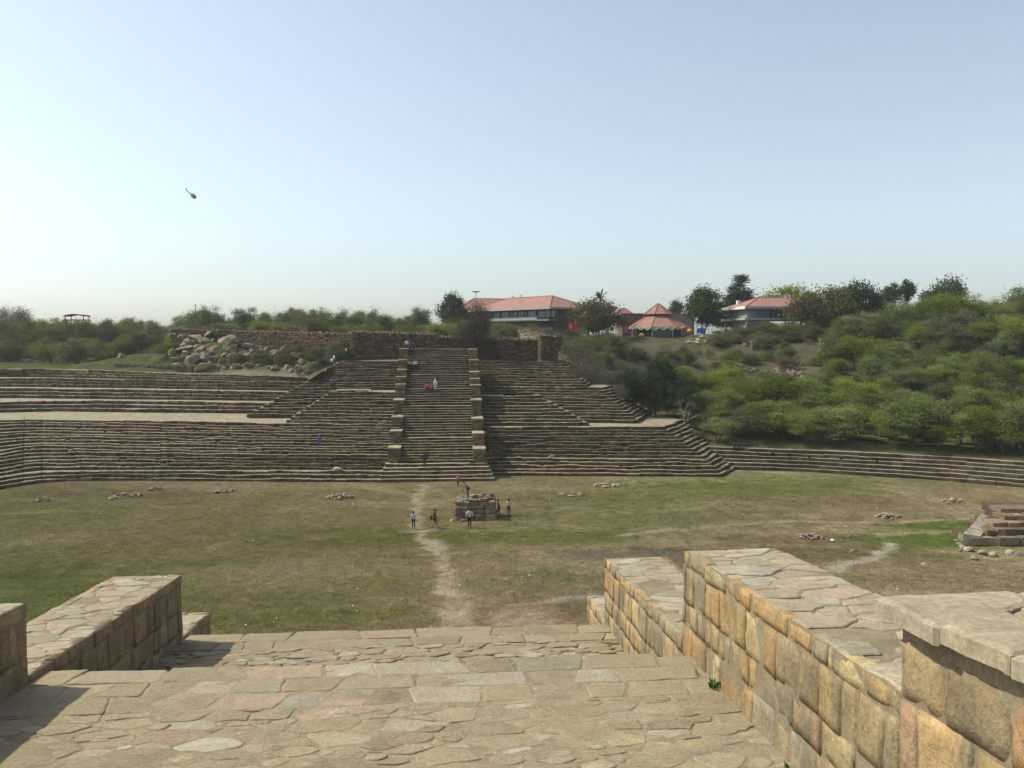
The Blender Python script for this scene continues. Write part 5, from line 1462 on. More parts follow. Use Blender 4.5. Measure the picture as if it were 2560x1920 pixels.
# ------------------------------------------------------------------ ruined flight of steps at the right edge
rr = stepped_root("ruined_steps", (37, 66, 0), "ruined stone steps with a pale sloping slab and reddish blocks, cut by the right edge", "ruined steps")
rg = random.Random(33)
def course(part, x0, Yf, zb, zt, c, wmin, wmax, dep=3.0, x1=58):
    mb = MB(); x = x0
    mb.box((x0 + .1, Yf + .25, zb - .3), (x1, Yf + dep, zt - .06), tuple(q * .4 for q in c))
    while x < x1:
        w_ = rg.uniform(wmin, wmax); v = rg.uniform(.6, 1.3); d = rg.uniform(-.12, .08)
        mb.box((x + .02, Yf - d, zb - .02), (x + w_ - .02, Yf + dep * .6, zt + rg.uniform(-.08, .04)), (c[0] * v, c[1] * v, c[2] * v), None, .05, rg); x += w_
    put(mb, part, MAT['rubble'], rr)
course("plinth", 36.9, 65.9, 0, .62, (.24, .195, .12), .9, 2.0)
course("step_course", 38.7, 66.7, .62, 1.05, (.23, .16, .105), .6, 1.5)
course("step_course", 39.8, 67.6, 1.05, 1.4, (.215, .15, .10), .7, 1.4)
course("step_course", 41.3, 68.8, 1.4, 1.78, (.235, .165, .11), .6, 1.3)
course("top_slab", 41.8, 70.2, 1.7, 2.1, (.26, .19, .125), 2.5, 4.5)
P_ = [D(2410, 1334, 66.0), D(2449, 1341, 66.0), D(2492, 1297, 70.6), D(2453, 1284, 70.6)]
mb = MB(); n_ = 7
for i in range(n_):
    t0, t1 = i / n_ + .004, (i + 1) / n_ - .004
    a, b, c_, d = P_[0].lerp(P_[3], t0), P_[1].lerp(P_[2], t0), P_[1].lerp(P_[2], t1), P_[0].lerp(P_[3], t1)
    v = rg.uniform(.9, 1.08); j = Vector((rg.uniform(-.06, .04), 0, rg.uniform(-.03, .03)))
    top = [a + j, b, c_, d + j]; bot = [Vector((q.x, q.y, -.2)) for q in top]
    mb.mesh(top + bot, [(0, 1, 2, 3), (4, 5, 1, 0), (5, 6, 2, 1), (6, 7, 3, 2), (7, 4, 0, 3)], (.42 * v, .36 * v, .27 * v))
put(mb, "sloping_slab", MAT['rubble'], rr)
for px, py, s in ((2405, 1372, .4), (2420, 1376, .45), (2455, 1384, .4), (2398, 1360, .25), (2437, 1396, .3), (2480, 1388, .35), (2520, 1385, .4), (2550, 1390, .45), (2402, 1378, .2), (2390, 1352, .2)):
    rock("stone", G(px, py) + Vector((0, 0, s * .2)), s * 1.2, s, s * .7, PALE + STONE, "fallen stone at the foot of the ruined steps on the right", "stone", "fallen stones by the ruined steps")

# ------------------------------------------------------------------ buildings on the ridge
def roof_mat(name, c):
    m, nt, out = newmat(name)
    P = geopos(nt)
    w = nt.nodes.new("ShaderNodeTexWave"); w.wave_type = 'BANDS'; w.bands_direction = 'Z'; w.inputs["Scale"].default_value = 1.6; w.inputs["Distortion"].default_value = .6
    nt.links.new(P, w.inputs["Vector"])
    n = noise(nt, .7, 5, .7, P)
    cc = mix(nt, 1.0, tuple(c), ramp(nt, n.outputs[0], [(.3, .75), (.7, 1.2)]), 'MULTIPLY')
    cc = mix(nt, 1.0, cc, ramp(nt, w.outputs[0], [(.1, .8), (.6, 1.05)]), 'MULTIPLY')
    b = nt.nodes.new("ShaderNodeBsdfPrincipled"); b.inputs["Roughness"].default_value = .85
    nt.links.new(cc, b.inputs["Base Color"]); nt.links.new(bump(nt, w.outputs[0], .5, .06), b.inputs["Normal"]); nt.links.new(b.outputs[0], out.inputs[0])
    return m
MAT['roof'] = roof_mat("red_roof_tiles", (.31, .150, .115))
MAT['ridge'] = plain_mat("ridge_tiles", (.24, .10, .075), .85, 2, .2)
MAT['white'] = plain_mat("white_plaster", (.70, .70, .68), .7, 1.5, .08)
MAT['concrete'] = plain_mat("grey_concrete", (.33, .34, .34), .85, 1.5, .15)
MAT['darkwall'] = plain_mat("dark_brown_wall", (.10, .075, .06), .85, 1.0, .2)
MAT['block'] = stone_mat("grey_block_wall", .8, (.8, 1.2), .25, .4, .03)
MAT['metal'] = plain_mat("painted_steel", (.25, .26, .27), .5, 2, .1)
def glass_mat(name, c):
    m, nt, out = newmat(name)
    b = nt.nodes.new("ShaderNodeBsdfPrincipled"); b.inputs["Base Color"].default_value = (*c, 1); b.inputs["Roughness"].default_value = .12; b.inputs["Specular IOR Level"].default_value = .6
    nt.links.new(b.outputs[0], out.inputs[0]); return m
MAT['glass'] = glass_mat("dark_green_glass", (.025, .05, .045))
MAT['glass2'] = glass_mat("teal_glass", (.07, .14, .135))
def frame(C, u):
    u = Vector((u[0], u[1], 0)).normalized(); v = Vector((-u.y, u.x, 0))
    return lambda a, b, z: (C[0] + u.x * a + v.x * b, C[1] + u.y * a + v.y * b, z)
def bpart(root, name, mat, boxes, fn, c=(1, 1, 1)):
    mb = MB()
    for lo, hi in boxes: mb.box(lo, hi, c, fn)
    return put(mb, name, mat, root)
def hip_roof(root, fn, a0, a1, b0, b1, ze, zr, ov=0.0, fas=.45, ends=(1, 1), fasm=None):
    """hip roof over the rectangle, ridge along a; with ridge caps and a fascia"""
    bm_ = (b0 + b1) / 2; hw = (b1 - b0) / 2
    r0, r1 = a0 + hw * ends[0], a1 - hw * ends[1]
    mb = MB(); E = [fn(a0, b0, ze), fn(a1, b0, ze), fn(a1, b1, ze), fn(a0, b1, ze)]; Rg = [fn(r0, bm_, zr), fn(r1, bm_, zr)]
    mb.face([E[0], E[1], Rg[1], Rg[0]], (1, 1, 1)); mb.face([E[2], E[3], Rg[0], Rg[1]]); mb.face([E[1], E[2], Rg[1]]); mb.face([E[3], E[0], Rg[0]])
    mb.face([fn(a0, b0, ze - .04), fn(a0, b1, ze - .04), fn(a1, b1, ze - .04), fn(a1, b0, ze - .04)])
    rf = put(mb, "roof", MAT['roof'], root)
    mb = MB()
    for p, q in ((E[0], Rg[0]), (E[3], Rg[0]), (E[1], Rg[1]), (E[2], Rg[1]), (Rg[0], Rg[1])): mb.tube([p, q], [.13, .13], 5)
    L = root.location; mb.v = [(p[0] - L.x, p[1] - L.y, p[2] - L.z) for p in mb.v]; o = mb.build("ridge_cap", MAT['ridge'], rf)
    mb = MB(); t = .18
    for lo, hi in (((a0 - t, b0 - t, ze - fas), (a1 + t, b0, ze + .03)), ((a0 - t, b1, ze - fas), (a1 + t, b1 + t, ze + .03)), ((a0 - t, b0 + .003, ze - fas), (a0, b1 - .003, ze + .03)), ((a1, b0 + .003, ze - fas), (a1 + t, b1 - .003, ze + .03))):
        mb.box(lo, hi, (1, 1, 1), fn)
    put(mb, "fascia", fasm or MAT['concrete'], root)
# long building
B1 = stepped_root("pavilion_building", (4.7, 188, 17), "long two-storey building with a sweeping red hipped roof and grey eaves, behind the staircase", "building")
fn = frame((8.6, 188), (.76, .65))                       # a towards the right end, b towards the far left
ze = 24.0
hip_roof(B1, fn, 0, 14.6, 0, 26, ze, 26.9, ends=(.0, .0)) if False else None
fb = lambda a, b, z: fn(b, a, z)
hip_roof(B1, fb, 0, 30, 0, 14.6, ze, 27.0, ends=(.95, .9))
bpart(B1, "upper_wall", MAT['darkwall'], [((4.0, 1.6, 19.4), (12.6, 26, ze - .05))], fn)
bpart(B1, "lower_wall", MAT['block'], [((2.6, 2.2, 15.5), (12.2, 26, 19.39))], fn, (.20, .17, .14))
for k in range(7):
    wb = bpart(B1, "window", MAT['glass'], [((3.86, 2.4 + k * 3.3, 21.4), (3.98, 5.2 + k * 3.3, 23.5))], fn)
bpart(B1, "floor_slab", MAT['concrete'], [((1.0, 1.6, 21.0), (3.99, 26, 21.2))], fn)
bpart(B1, "balcony_parapet", MAT['concrete'], [((.9, 5.5, 21.21), (1.1, 26, 21.95))], fn)
mb = MB()
for k in range(12): mb.tube([fn(1.0, 1.7 + k * .33, 21.2), fn(1.0, 1.7 + k * .33, 22.2)], [.025, .025], 4)
mb.tube([fn(1.0, 1.6, 22.2), fn(1.0, 5.5, 22.2)], [.035, .035], 5)
put(mb, "railing", MAT['metal'], B1)
for k in range(6): bpart(B1, "column", MAT['concrete'], [((.9, 2 + k * 4.7, 21.95), (1.15, 2.25 + k * 4.7, ze - .45))], fn)
bpart(B1, "column", MAT['block'], [((13.4, 1.0, 17), (13.9, 1.5, ze - .45))], fn, (.2, .15, .12))
bpart(B1, "side_balcony", MAT['concrete'], [((12.61, 1.2, 20.3), (15.0, 6, 21.3))], fn)
B1b = stepped_root("pavilion_building", (-12, 222, 17), "red roof peeping over the trees at the left end of the long red-roofed building", "building")
f2 = frame(((1243 - 1280) / FPX * 222 - 7, 219), (.95, .3))
hip_roof(B1b, f2, -3, 17, 0, 11, 24.8, 27.7, ends=(1, 1))
bpart(B1b, "wall", MAT['darkwall'], [((-1.5, 1.5, 15), (15.5, 9.5, 24.7))], f2)
# stilted pavilion on the right
B2 = stepped_root("pavilion_building", (51.3, 182, 17), "red-roofed pavilion on stilts with white eaves, glass front and stone corner, on the right ridge", "building")
fn = frame((51.3, 182), (14.1, 2.2)); ze = 23.85
hip_roof(B2, fn, 0, 27, 0, 12.8, ze, 26.1, ends=(.9, .9), fas=.5)
bpart(B2, "white_fascia", MAT['white'], [((-.4, -.2, ze - .55), (-.19, 13, ze + .06))], fn)
bpart(B2, "stone_wall", MAT['block'], [((.7, 1.0, 16), (6, 9.0, ze - .5))], fn, (.27, .25, .21))
bpart(B2, "floor_slab", MAT['concrete'], [((-.3, -.1, 20.9), (26, 12, 21.35))], fn)
for k in range(3): bpart(B2, "window", MAT['glass2'] if k == 0 else MAT['glass'], [((1.6 + k * 4.2, .86 + k * .05, 21.37), (5.6 + k * 4.2, .98 + k * .05, ze - .52))], fn)
bpart(B2, "rear_wall", MAT['darkwall'], [((6.01, 1.2, 21.36), (26, 11, ze - .05))], fn)
mb = MB()
for k in range(12): mb.box((1.55 + k * 1.03, .78, 21.36), (1.63 + k * 1.03, .85, ze - .52), (1, 1, 1), fn)
put(mb, "mullions", MAT['metal'], B2)
for a, b in ((.2, .2), (.2, 11.6), (13, .3), (25, .3)): bpart(B2, "stilt", MAT['concrete'], [((a, b, 15), (a + .35, b + .35, 20.89))], fn, (1, 1, 1))
bpart(B2, "side_balcony", MAT['white'], [((-.4, 7.5, 20.8), (.69, 12.6, 21.36))], fn)
mb = MB(); mb.tube([fn(-.3, 7.6, 22.3), fn(-.3, 12.5, 22.3)], [.05, .05], 5)
for b in (7.7, 9.3, 10.9, 12.4): mb.tube([fn(-.3, b, 21.36), fn(-.3, b, 22.3)], [.04, .04], 5)
put(mb, "railing", MAT['white'], B2)
bpart(B2, "chimney", MAT['white'], [((2.2, 9.5, 24.2), (3.0, 10.2, 25.6))], fn)
# octagonal pavilion
c8 = D(1645, 830, 192); c8 = Vector((c8.x, c8.y, 17))
B3 = stepped_root("octagonal_pavilion", c8, "octagonal pavilion with a two-tiered pink-red pyramid roof and green festoons", "pavilion")
def octo(r, z): return [(c8.x + r * math.cos(R(22.5 + 45 * k)), c8.y + r * math.sin(R(22.5 + 45 * k)), z) for k in range(8)]
def cone8(name, r0, z0, r1, z1, mat, cap=True):
    mb = MB(); a, b = octo(r0, z0), octo(r1, z1)
    for k in range(8): mb.face([a[k], a[(k + 1) % 8], b[(k + 1) % 8], b[k]])
    if cap: mb.face(b)
    mb.face(a[::-1])
    o = put(mb, name, mat, B3)
    if mat is MAT['roof']:
        mb = MB()
        for k in range(8): mb.tube([a[k], b[k]], [.11, .11], 5)
        L = B3.location; mb.v = [(p[0] - L.x, p[1] - L.y, p[2] - L.z) for p in mb.v]; mb.build("ridge_cap", MAT['ridge'], o)
    return o
cone8("lower_roof", 7.0, 19.45, 2.5, 22.2, MAT['roof'])
cone8("neck", 2.2, 22.21, 2.2, 22.42, MAT['darkwall'])
cone8("upper_roof", 3.5, 22.43, .12, 24.9, MAT['roof'])
cone8("fascia", 7.05, 19.1, 7.05, 19.44, MAT['concrete'])
cone8("glass_wall", 5.3, 17.0, 5.3, 19.09, MAT['glass'])
cone8("platform", 6.2, 15.3, 6.2, 16.95, MAT['concrete'])
for p in octo(6.0, 0):
    mb = MB(); mb.tube([(p[0], p[1], 16.9), (p[0], p[1], 19.1)], [.16, .16], 8); put(mb, "column", MAT['concrete'], B3)
mb = MB()
for k in range(4, 7):
    a, b = Vector(octo(7.12, 19.35)[k]), Vector(octo(7.12, 19.35)[(k + 1) % 8])
    for s in range(3):
        pts = []
        for q in range(7):
            t = (s + q / 6) / 3; pts.append(a.lerp(b, t) - Vector((0, 0, .55 * math.sin(math.pi * q / 6))))
        mb.tube(pts, [.10] * 7, 5)
MAT['garland'] = plain_mat("pale_green_cloth", (.35, .62, .28), .8, 2, .1)
put(mb, "festoon", MAT['garland'], B3)
def wallbox(px0, px1, y0, y1, Y, mat, label, c, name="long_wall"):
    a, b = D(px0, y0, Y), D(px1, y1, Y); r = stepped_root(name, ((a.x + b.x) / 2, Y, b.z), label, "building")
    mb = MB(); mb.box((a.x, Y, 14), (b.x, Y + 7, a.z), c); put(mb, "wall", mat, r)
    mb = MB(); mb.box((a.x - .15, Y - .15, a.z + .002), (b.x + .15, Y + 7.15, a.z + .25), tuple(q * 1.1 for q in c)); put(mb, "roof_slab", mat, r)
    return r
wallbox(1556, 1634, 786, 820, 201, MAT['block'], "plain brown flat-roofed block left of the octagonal pavilion", (.13, .10, .085), "flat_roofed_building")
wallbox(1672, 1728, 786, 812, 206, MAT['block'], "plain grey-tan flat-roofed block right of the octagonal pavilion", (.25, .23, .19), "flat_roofed_building")
def small_roof(px, top, ebot, wpx, Y, label):
    p = D(px, ebot, Y); hw = wpx / FPX * Y / 2; r = stepped_root("red_roofed_building", (p.x, Y, 16), label, "building")
    f = frame((p.x - hw, Y - hw * .6), (1, .12)); hip_roof(r, f, 0, 2 * hw, 0, hw * 1.6, p.z, zat(top, Y), ends=(1, 1))
    bpart(r, "wall", MAT['block'], [((.6, .6, 14), (2 * hw - .6, hw * 1.6 - .6, p.z - .06))], f, (.25, .2, .16))
small_roof(1562, 771, 786, 44, 216, "small pink roof tip above the brown flat-roofed block")
small_roof(1722, 776, 788, 40, 220, "pinkish roof corner behind the grey-tan flat-roofed block")
small_roof(2178, 757, 772, 36, 205, "terracotta roof tip showing between tree crowns on the right skyline")
# lookout hut far left
p = D(193, 791, 195); H_ = stepped_root("lookout_hut", (p.x, 195, th(p.x, 195)), "small open hut with a curved red roof above the trees at far left", "hut")
MAT['redpaint'] = plain_mat("red_paint", (.26, .035, .04), .6, 3, .2)
mb = MB(); zr = zat(786, 195); n_ = 10
for k in range(n_):
    x0, x1 = -2.4 + 4.8 * k / n_, -2.4 + 4.8 * (k + 1) / n_
    h0, h1 = .35 * math.sin(math.pi * k / n_), .35 * math.sin(math.pi * (k + 1) / n_)
    mb.mesh([(p.x + x0, 193.4, zr - .3 + h0), (p.x + x1, 193.4, zr - .3 + h1), (p.x + x1, 196.6, zr - .3 + h1), (p.x + x0, 196.6, zr - .3 + h0), (p.x + x0, 193.4, zr - .55 + h0), (p.x + x1, 193.4, zr - .55 + h1), (p.x + x1, 196.6, zr - .55 + h1), (p.x + x0, 196.6, zr - .55 + h0)], [(0, 1, 2, 3), (7, 6, 5, 4), (4, 5, 1, 0), (6, 7, 3, 2)])
put(mb, "roof", MAT['redpaint'], H_)
for sx in (-2.1, 2.1):
    for sy in (-1.3, 1.3):
        mb = MB(); mb.tube([(p.x + sx, 195 + sy, H_.location.z - .3), (p.x + sx, 195 + sy, zr - .35)], [.1, .1], 6); put(mb, "post", MAT['redpaint'], H_)
mb = MB(); mb.box((p.x - 2.3, 193.5, zr - 1.45), (p.x + 2.3, 196.5, zr - 1.25), (1, 1, 1)); put(mb, "deck", MAT['redpaint'], H_)
# lamp mast and pole
p = D(1190, 730, 172); g0 = th(p.x, 172); lm = stepped_root("lamp_mast", (p.x, 172, g0), "tall lamp mast with a flat head of lamps above the trees", "lamp mast")
mb = MB(); mb.tube([(p.x, 172, g0 - .3), (p.x, 172, p.z)], [.09, .06], 8); put(mb, "mast", MAT['metal'], lm)
mb = MB(); mb.tube([(p.x, 172, p.z - .1), (p.x, 172, p.z + .12)], [.35, .35], 10); put(mb, "head", MAT['metal'], lm)
for k in range(6):
    a = k * R(60); mb = MB(); x, y = p.x + .62 * math.cos(a), 172 + .62 * math.sin(a)
    mb.box((x - .22, y - .16, p.z - .02), (x + .22, y + .16, p.z + .14)); put(mb, "lamp", MAT['metal'], lm)
p = D(488, 760, 185); g0 = th(p.x, 185); mb = MB(); mb.tube([(0, 0, -.3), (0, 0, p.z - g0)], [.09, .07], 6); mb.box((-.25, -.05, p.z - g0 - .35), (.25, .05, p.z - g0 - .28))
tag(mb.build("utility_pole", plain_mat("weathered_wood", (.2, .13, .10), .9, 4, .2), None, False, (p.x, 185, g0)), "thin bare pole rising from the trees above the rubble wall", "pole")
# cloths and lanterns of the fairground
def cloth(px0, px1, y0, y1, Y, c, label, name="cloth_banner", seed=0):
    a, b = D(px0, y0, Y), D(px1, y1, Y); nx_, nz_ = 12, 8; mb = MB(); V_ = []
    for s in (0, .03):
        for j in range(nz_ + 1):
            for i in range(nx_ + 1):
                t, q = i / nx_, j / nz_
                sag = .12 * math.sin(math.pi * t * 3) * (1 - q)
                V_.append(((b.x - a.x) * t, .22 * math.sin(t * 14 + seed + q * 2) * (.3 + q) + s, (b.z - a.z) * q - sag * .6 + .08 * math.sin(t * 9 + seed) * q))
    st = nx_ + 1; n2_ = st * (nz_ + 1); Fs = []
    for j in range(nz_):
        for i in range(nx_):
            k = j * st + i; Fs.append((k, k + st, k + st + 1, k + 1)); Fs.append((n2_ + k, n2_ + k + 1, n2_ + k + st + 1, n2_ + k + st))
    mb.mesh(V_, Fs, c); o = mb.build(name, MAT['cloth'], None, True, a); tag(o, label, "cloth")
MAT['cloth'] = plain_mat("cloth", (1, 1, 1), .85, 2, .15, True)
cloth(1424, 1450, 806, 838, 183, (.55, .06, .10), "crimson cloth hung below the end of the long red-roofed building", seed=1)
cloth(1452, 1466, 811, 836, 183, (.07, .45, .06), "bright green cloth hung right of the crimson one", seed=2)
cloth(1559, 1572, 816, 832, 184, (.5, .12, .22), "left pink bunting strip beside the octagonal pavilion", seed=3)
cloth(1577, 1584, 823, 836, 184, (.55, .25, .32), "narrow pink bunting strip against the octagonal pavilion's column", seed=4)
cloth(1742, 1764, 820, 834, 186, (.05, .12, .5), "blue cloth under the dark rounded tree", seed=5)
cloth(1515, 1523, 820, 840, 184, (.5, .5, .55), "pale grey cloth beside the yellowing tree", seed=6)
def lantern(px, py, Y, r, c, label):
    p = D(px, py, Y); mb = MB(); pts = []; rs_ = []
    for k in range(9):
        a = math.pi * k / 8; pts.append((0, 0, -r * .8 * math.cos(a))); rs_.append(max(r * math.sin(a) * (1 + .08 * (k % 2)), .04))
    mb.tube(pts, rs_, 12, c); tag(mb.build("paper_lantern", MAT['cloth'], None, True, p), label, "lantern")
lantern(1530, 823, 185, .5, (.75, .33, .06), "orange lantern hanging right of the yellowing tree")
lantern(1604, 838, 183.5, .6, (.5, .28, .06), "dull orange lantern inside the octagonal pavilion's left bay")
lantern(1708, 820, 183.5, .5, (.65, .12, .08), "red lantern at the octagonal pavilion's right eave")
lantern(1725, 827, 185, .6, (.75, .22, .04), "big orange-red lantern below the grey-tan block")
# helicopter
hp = D(482, 489, 600); hel = empty("helicopter", hp); tag(hel, "red and grey helicopter flying nose down in the empty sky", "helicopter")
MAT['heli'] = plain_mat("hazed_red_paint", (.36, .22, .24), .5, .6, .2); MAT['heli2'] = plain_mat("grey_paint", (.22, .25, .26), .5, .6, .15)  # red and grey lightened, distance haze put into the paint
mb = MB(); mb.tube([(-2.2, 0, .3), (-1.6, 0, .2), (-.4, 0, .05), (1.2, 0, -.1), (2.6, 0, -.35), (3.4, 0, -.6), (3.7, 0, -.7)], [.35, .85, 1.25, 1.35, 1.15, .6, .1], 14); mb.build("fuselage", MAT['heli'], hel, True)
mb = MB(); mb.tube([(1.9, 0, .1), (2.6, 0, -.05), (3.2, 0, -.35)], [.9, .98, .62], 12); mb.build("windscreen", MAT['glass'], hel, True)
mb = MB(); mb.tube([(-1.8, 0, .45), (-4.5, 0, .75), (-7.0, 0, 1.0)], [.48, .3, .2], 10); mb.build("tail_boom", MAT['heli2'], hel, True)
mb = MB(); mb.mesh([(-6.5, -.08, .9), (-7.4, -.08, .9), (-8.3, -.05, 2.7), (-7.6, -.05, 2.7), (-6.5, .08, .9), (-7.4, .08, .9), (-8.3, .05, 2.7), (-7.6, .05, 2.7)], [(0, 1, 2, 3), (7, 6, 5, 4), (0, 4, 5, 1), (1, 5, 6, 2), (2, 6, 7, 3), (3, 7, 4, 0)]); mb.build("tail_fin", MAT['heli2'], hel)
mb = MB(); mb.tube([(0, 0, 1.1), (0, 0, 1.9)], [.28, .16], 8); mb.build("rotor_mast", MAT['heli2'], hel)
for k in range(4):
    a = R(20 + 90 * k); c_, s_ = math.cos(a), math.sin(a); mb = MB()
    mb.box((.1, -.16, 1.82), (5.6, .16, 1.88), (1, 1, 1), lambda x, y, z: (x * c_ - y * s_, x * s_ + y * c_, z)); mb.build("rotor_blade", MAT['heli2'], hel)
for k in (0, 1):
    mb = MB(); mb.tube([(-7.9, .14, 1.0 + .9 * (1 if k else -1) + 1), (-7.9, .14, 2.0)], [.08, .08], 5); mb.build("tail_rotor_blade", MAT['heli2'], hel)
for s in (-1, 1):
    mb = MB(); mb.tube([(-1.2, s * .9, -1.65), (2.2, s * .9, -1.65), (2.6, s * .9, -1.45)], [.07] * 3, 6); mb.tube([(-.4, s * .6, -1.0), (-.4, s * .9, -1.65)], [.06, .06], 5); mb.tube([(1.4, s * .6, -1.1), (1.4, s * .9, -1.65)], [.06, .06], 5); mb.build("landing_skid", MAT['heli2'], hel)
hel.rotation_euler = (0, R(28), R(14)); hel.scale = (.78, .85, .95)
# ------------------------------------------------------------------ people
SKIN = (.23, .125, .075)
def pmat(name, c, rough=.8): return plain_mat(name, c, rough, 14, .12)
_pm = {}
def cm(c, name="cloth"):
    k = (name, c)
    if k not in _pm: _pm[k] = pmat(name, c)
    return _pm[k]
def skin_obj(name, V, E, Rr, mat, root_idx, sub=1):
    me = bpy.data.meshes.new(name); me.from_pydata([tuple(v) for v in V], E, [])
    o = bpy.data.objects.new(name, me); col.objects.link(o)
    sk = o.modifiers.new("skin", 'SKIN'); sk.use_smooth_shade = True
    for i, r in enumerate(Rr):
        d = me.skin_vertices[0].data[i]; d.radius = r if isinstance(r, tuple) else (r, r)
        d.use_root = (i == root_idx)
    if sub:
        s = o.modifiers.new("sub", 'SUBSURF'); s.levels = sub; s.render_levels = sub
    me.materials.append(mat)
    return o
BAKE = []
def rot2(x, y, a): return (x * math.cos(a) - y * math.sin(a), x * math.sin(a) + y * math.cos(a))
def person(p, yaw, h, pose, shirt, legs, label, hair='short', sleeves='long', shirt_len=0.0, skin=SKIN, haircol=(.012, .010, .009), shorts=False, scarf=None, group=None):
    """a figure 1.70 m tall before scaling, facing -y; joints as connected edges, one body surface, clothes and hair over it"""
    k = h / 1.70
    root = empty("person", p, yaw); root.scale = (k, k, k)
    tag(root, label, "person", group)
    J = dict(pel=(0, 0, .93), spi=(0, 0, 1.10), che=(0, 0, 1.30), neb=(0, .005, 1.44), nec=(0, -.005, 1.50), chin=(0, -.035, 1.545), hea=(0, -.02, 1.61), top=(0, -.01, 1.675), nose=(0, -.118, 1.595),
             shl=(.165, 0, 1.39), ell=(.225, .03, 1.13), wrl=(.235, -.05, .89), hnl=(.235, -.075, .81), shr=(-.165, 0, 1.39), elr=(-.225, .03, 1.13), wrr=(-.235, -.05, .89), hnr=(-.235, -.075, .81),
             hil=(.085, 0, .88), knl=(.10, -.015, .49), anl=(.10, .025, .08), tol=(.115, -.15, .035), hir=(-.085, 0, .88), knr=(-.10, -.015, .49), anr=(-.10, .025, .08), tor=(-.115, -.15, .035))
    J = {q: np.array(v, float) for q, v in J.items()}
    def legs_set(l_kn, l_an, r_kn, r_an, toe=(0, -.17, -.045)):
        for s, kn, an in (('l', l_kn, l_an), ('r', r_kn, r_an)):
            J['kn' + s] = np.array(kn, float); J['an' + s] = np.array(an, float); J['to' + s] = J['an' + s] + np.array(toe)
    upper = ('spi', 'che', 'neb', 'nec', 'chin', 'hea', 'top', 'nose', 'shl', 'ell', 'wrl', 'hnl', 'shr', 'elr', 'wrr', 'hnr')
    def arm(s, el, wr):
        J['el' + s] = np.array(el, float); J['wr' + s] = np.array(wr, float); d = J['wr' + s] - J['el' + s]; J['hn' + s] = J['wr' + s] + d / np.linalg.norm(d) * .085
    def tilt(a):
        for q in upper:
            v = J[q] - J['pel']; y, z = rot2(v[1], v[2], a); J[q] = J['pel'] + np.array([v[0], y, z])
    if pose == 'walk':
        legs_set((.10, -.16, .52), (.10, -.24, .085), (-.10, .03, .49), (-.10, .33, .14)); arm('l', (.23, .12, 1.14), (.23, .13, .90)); arm('r', (-.23, -.08, 1.14), (-.21, -.22, .95))
    elif pose == 'bend':
        legs_set((.15, -.03, .48), (.20, .03, .08), (-.15, -.03, .48), (-.20, .03, .08)); tilt(.62); arm('l', (.22, -.38, 1.02), (.22, -.52, .78)); arm('r', (-.24, -.30, 1.0), (-.26, -.34, .74))
    elif pose == 'sit':
        dz = -.50
        for q in list(J):
            if q[:2] not in ('kn', 'an') and q not in ('tol', 'tor'): J[q] = J[q] + np.array([0, .12, dz])
        legs_set((.12, -.32, .46), (.12, -.30, .06), (-.12, -.32, .46), (-.12, -.30, .06)); arm('l', (.24, .02, .66), (.13, -.22, .56)); arm('r', (-.24, .02, .66), (-.13, -.22, .56))
    elif pose == 'climb':
        legs_set((.10, -.20, .62), (.10, -.16, .38), (-.10, .02, .49), (-.10, .06, .08)); tilt(.12)
    elif pose == 'phone':
        arm('l', (.24, -.06, 1.15), (.06, -.24, 1.28)); arm('r', (-.24, -.06, 1.15), (-.06, -.24, 1.26))
    elif pose == 'hip':
        arm('l', (.34, .06, 1.16), (.17, -.06, 1.0)); arm('r', (-.34, .06, 1.16), (-.17, -.06, 1.0))
    names = list(J); V = [J[q] for q in names]; ix = {q: i for i, q in enumerate(names)}
    E = [('pel', 'spi'), ('spi', 'che'), ('che', 'neb'), ('neb', 'nec'), ('nec', 'chin'), ('chin', 'hea'), ('hea', 'top'), ('hea', 'nose'), ('che', 'shl'), ('shl', 'ell'), ('ell', 'wrl'), ('wrl', 'hnl'), ('che', 'shr'), ('shr', 'elr'), ('elr', 'wrr'), ('wrr', 'hnr'),
         ('pel', 'hil'), ('hil', 'knl'), ('knl', 'anl'), ('anl', 'tol'), ('pel', 'hir'), ('hir', 'knr'), ('knr', 'anr'), ('anr', 'tor')]
    E = [(ix[a], ix[b]) for a, b in E]
    RD = dict(pel=(.135, .10), spi=(.125, .095), che=(.15, .11), neb=.07, nec=.052, chin=.06, hea=.085, top=.045, nose=.014, shl=.062, ell=.042, wrl=.028, hnl=.034, shr=.062, elr=.042, wrr=.028, hnr=.034,
              hil=.09, knl=.058, anl=.038, tol=.034, hir=.09, knr=.058, anr=.038, tor=.034)
    rr = [RD[q] for q in names]
    for s, sg in (('l', 1), ('r', -1)):                  # a palm with four bent fingers and a thumb leaving its side
        d = J['hn' + s] - J['wr' + s]; d /= np.linalg.norm(d); sd = np.cross(d, [1.0 * sg, 0, 0]); sd /= np.linalg.norm(sd) + 1e-9; pn = np.cross(sd, d)
        for f in range(4):
            L_ = (.07, .08, .075, .058)[f]; b = len(V); o = sd * (f - 1.5) * .019
            V += [J['hn' + s] + d * .035 + o, J['hn' + s] + d * (.035 + L_ * .6) + o, J['hn' + s] + d * (.035 + L_ * .95) + o - pn * .018 * sg]
            rr += [.009, .0085, .007]; E += [(ix['hn' + s], b), (b, b + 1), (b + 1, b + 2)]
        b = len(V); V += [J['wr' + s] + d * .05 - sd * .04, J['wr' + s] + d * .09 - sd * .055]; rr += [.010, .008]; E += [(ix['wr' + s], b), (b, b + 1)]
    body = skin_obj("body", V, E, rr, cm(skin, "skin"), ix['pel']); body.parent = root; BAKE.append(body)
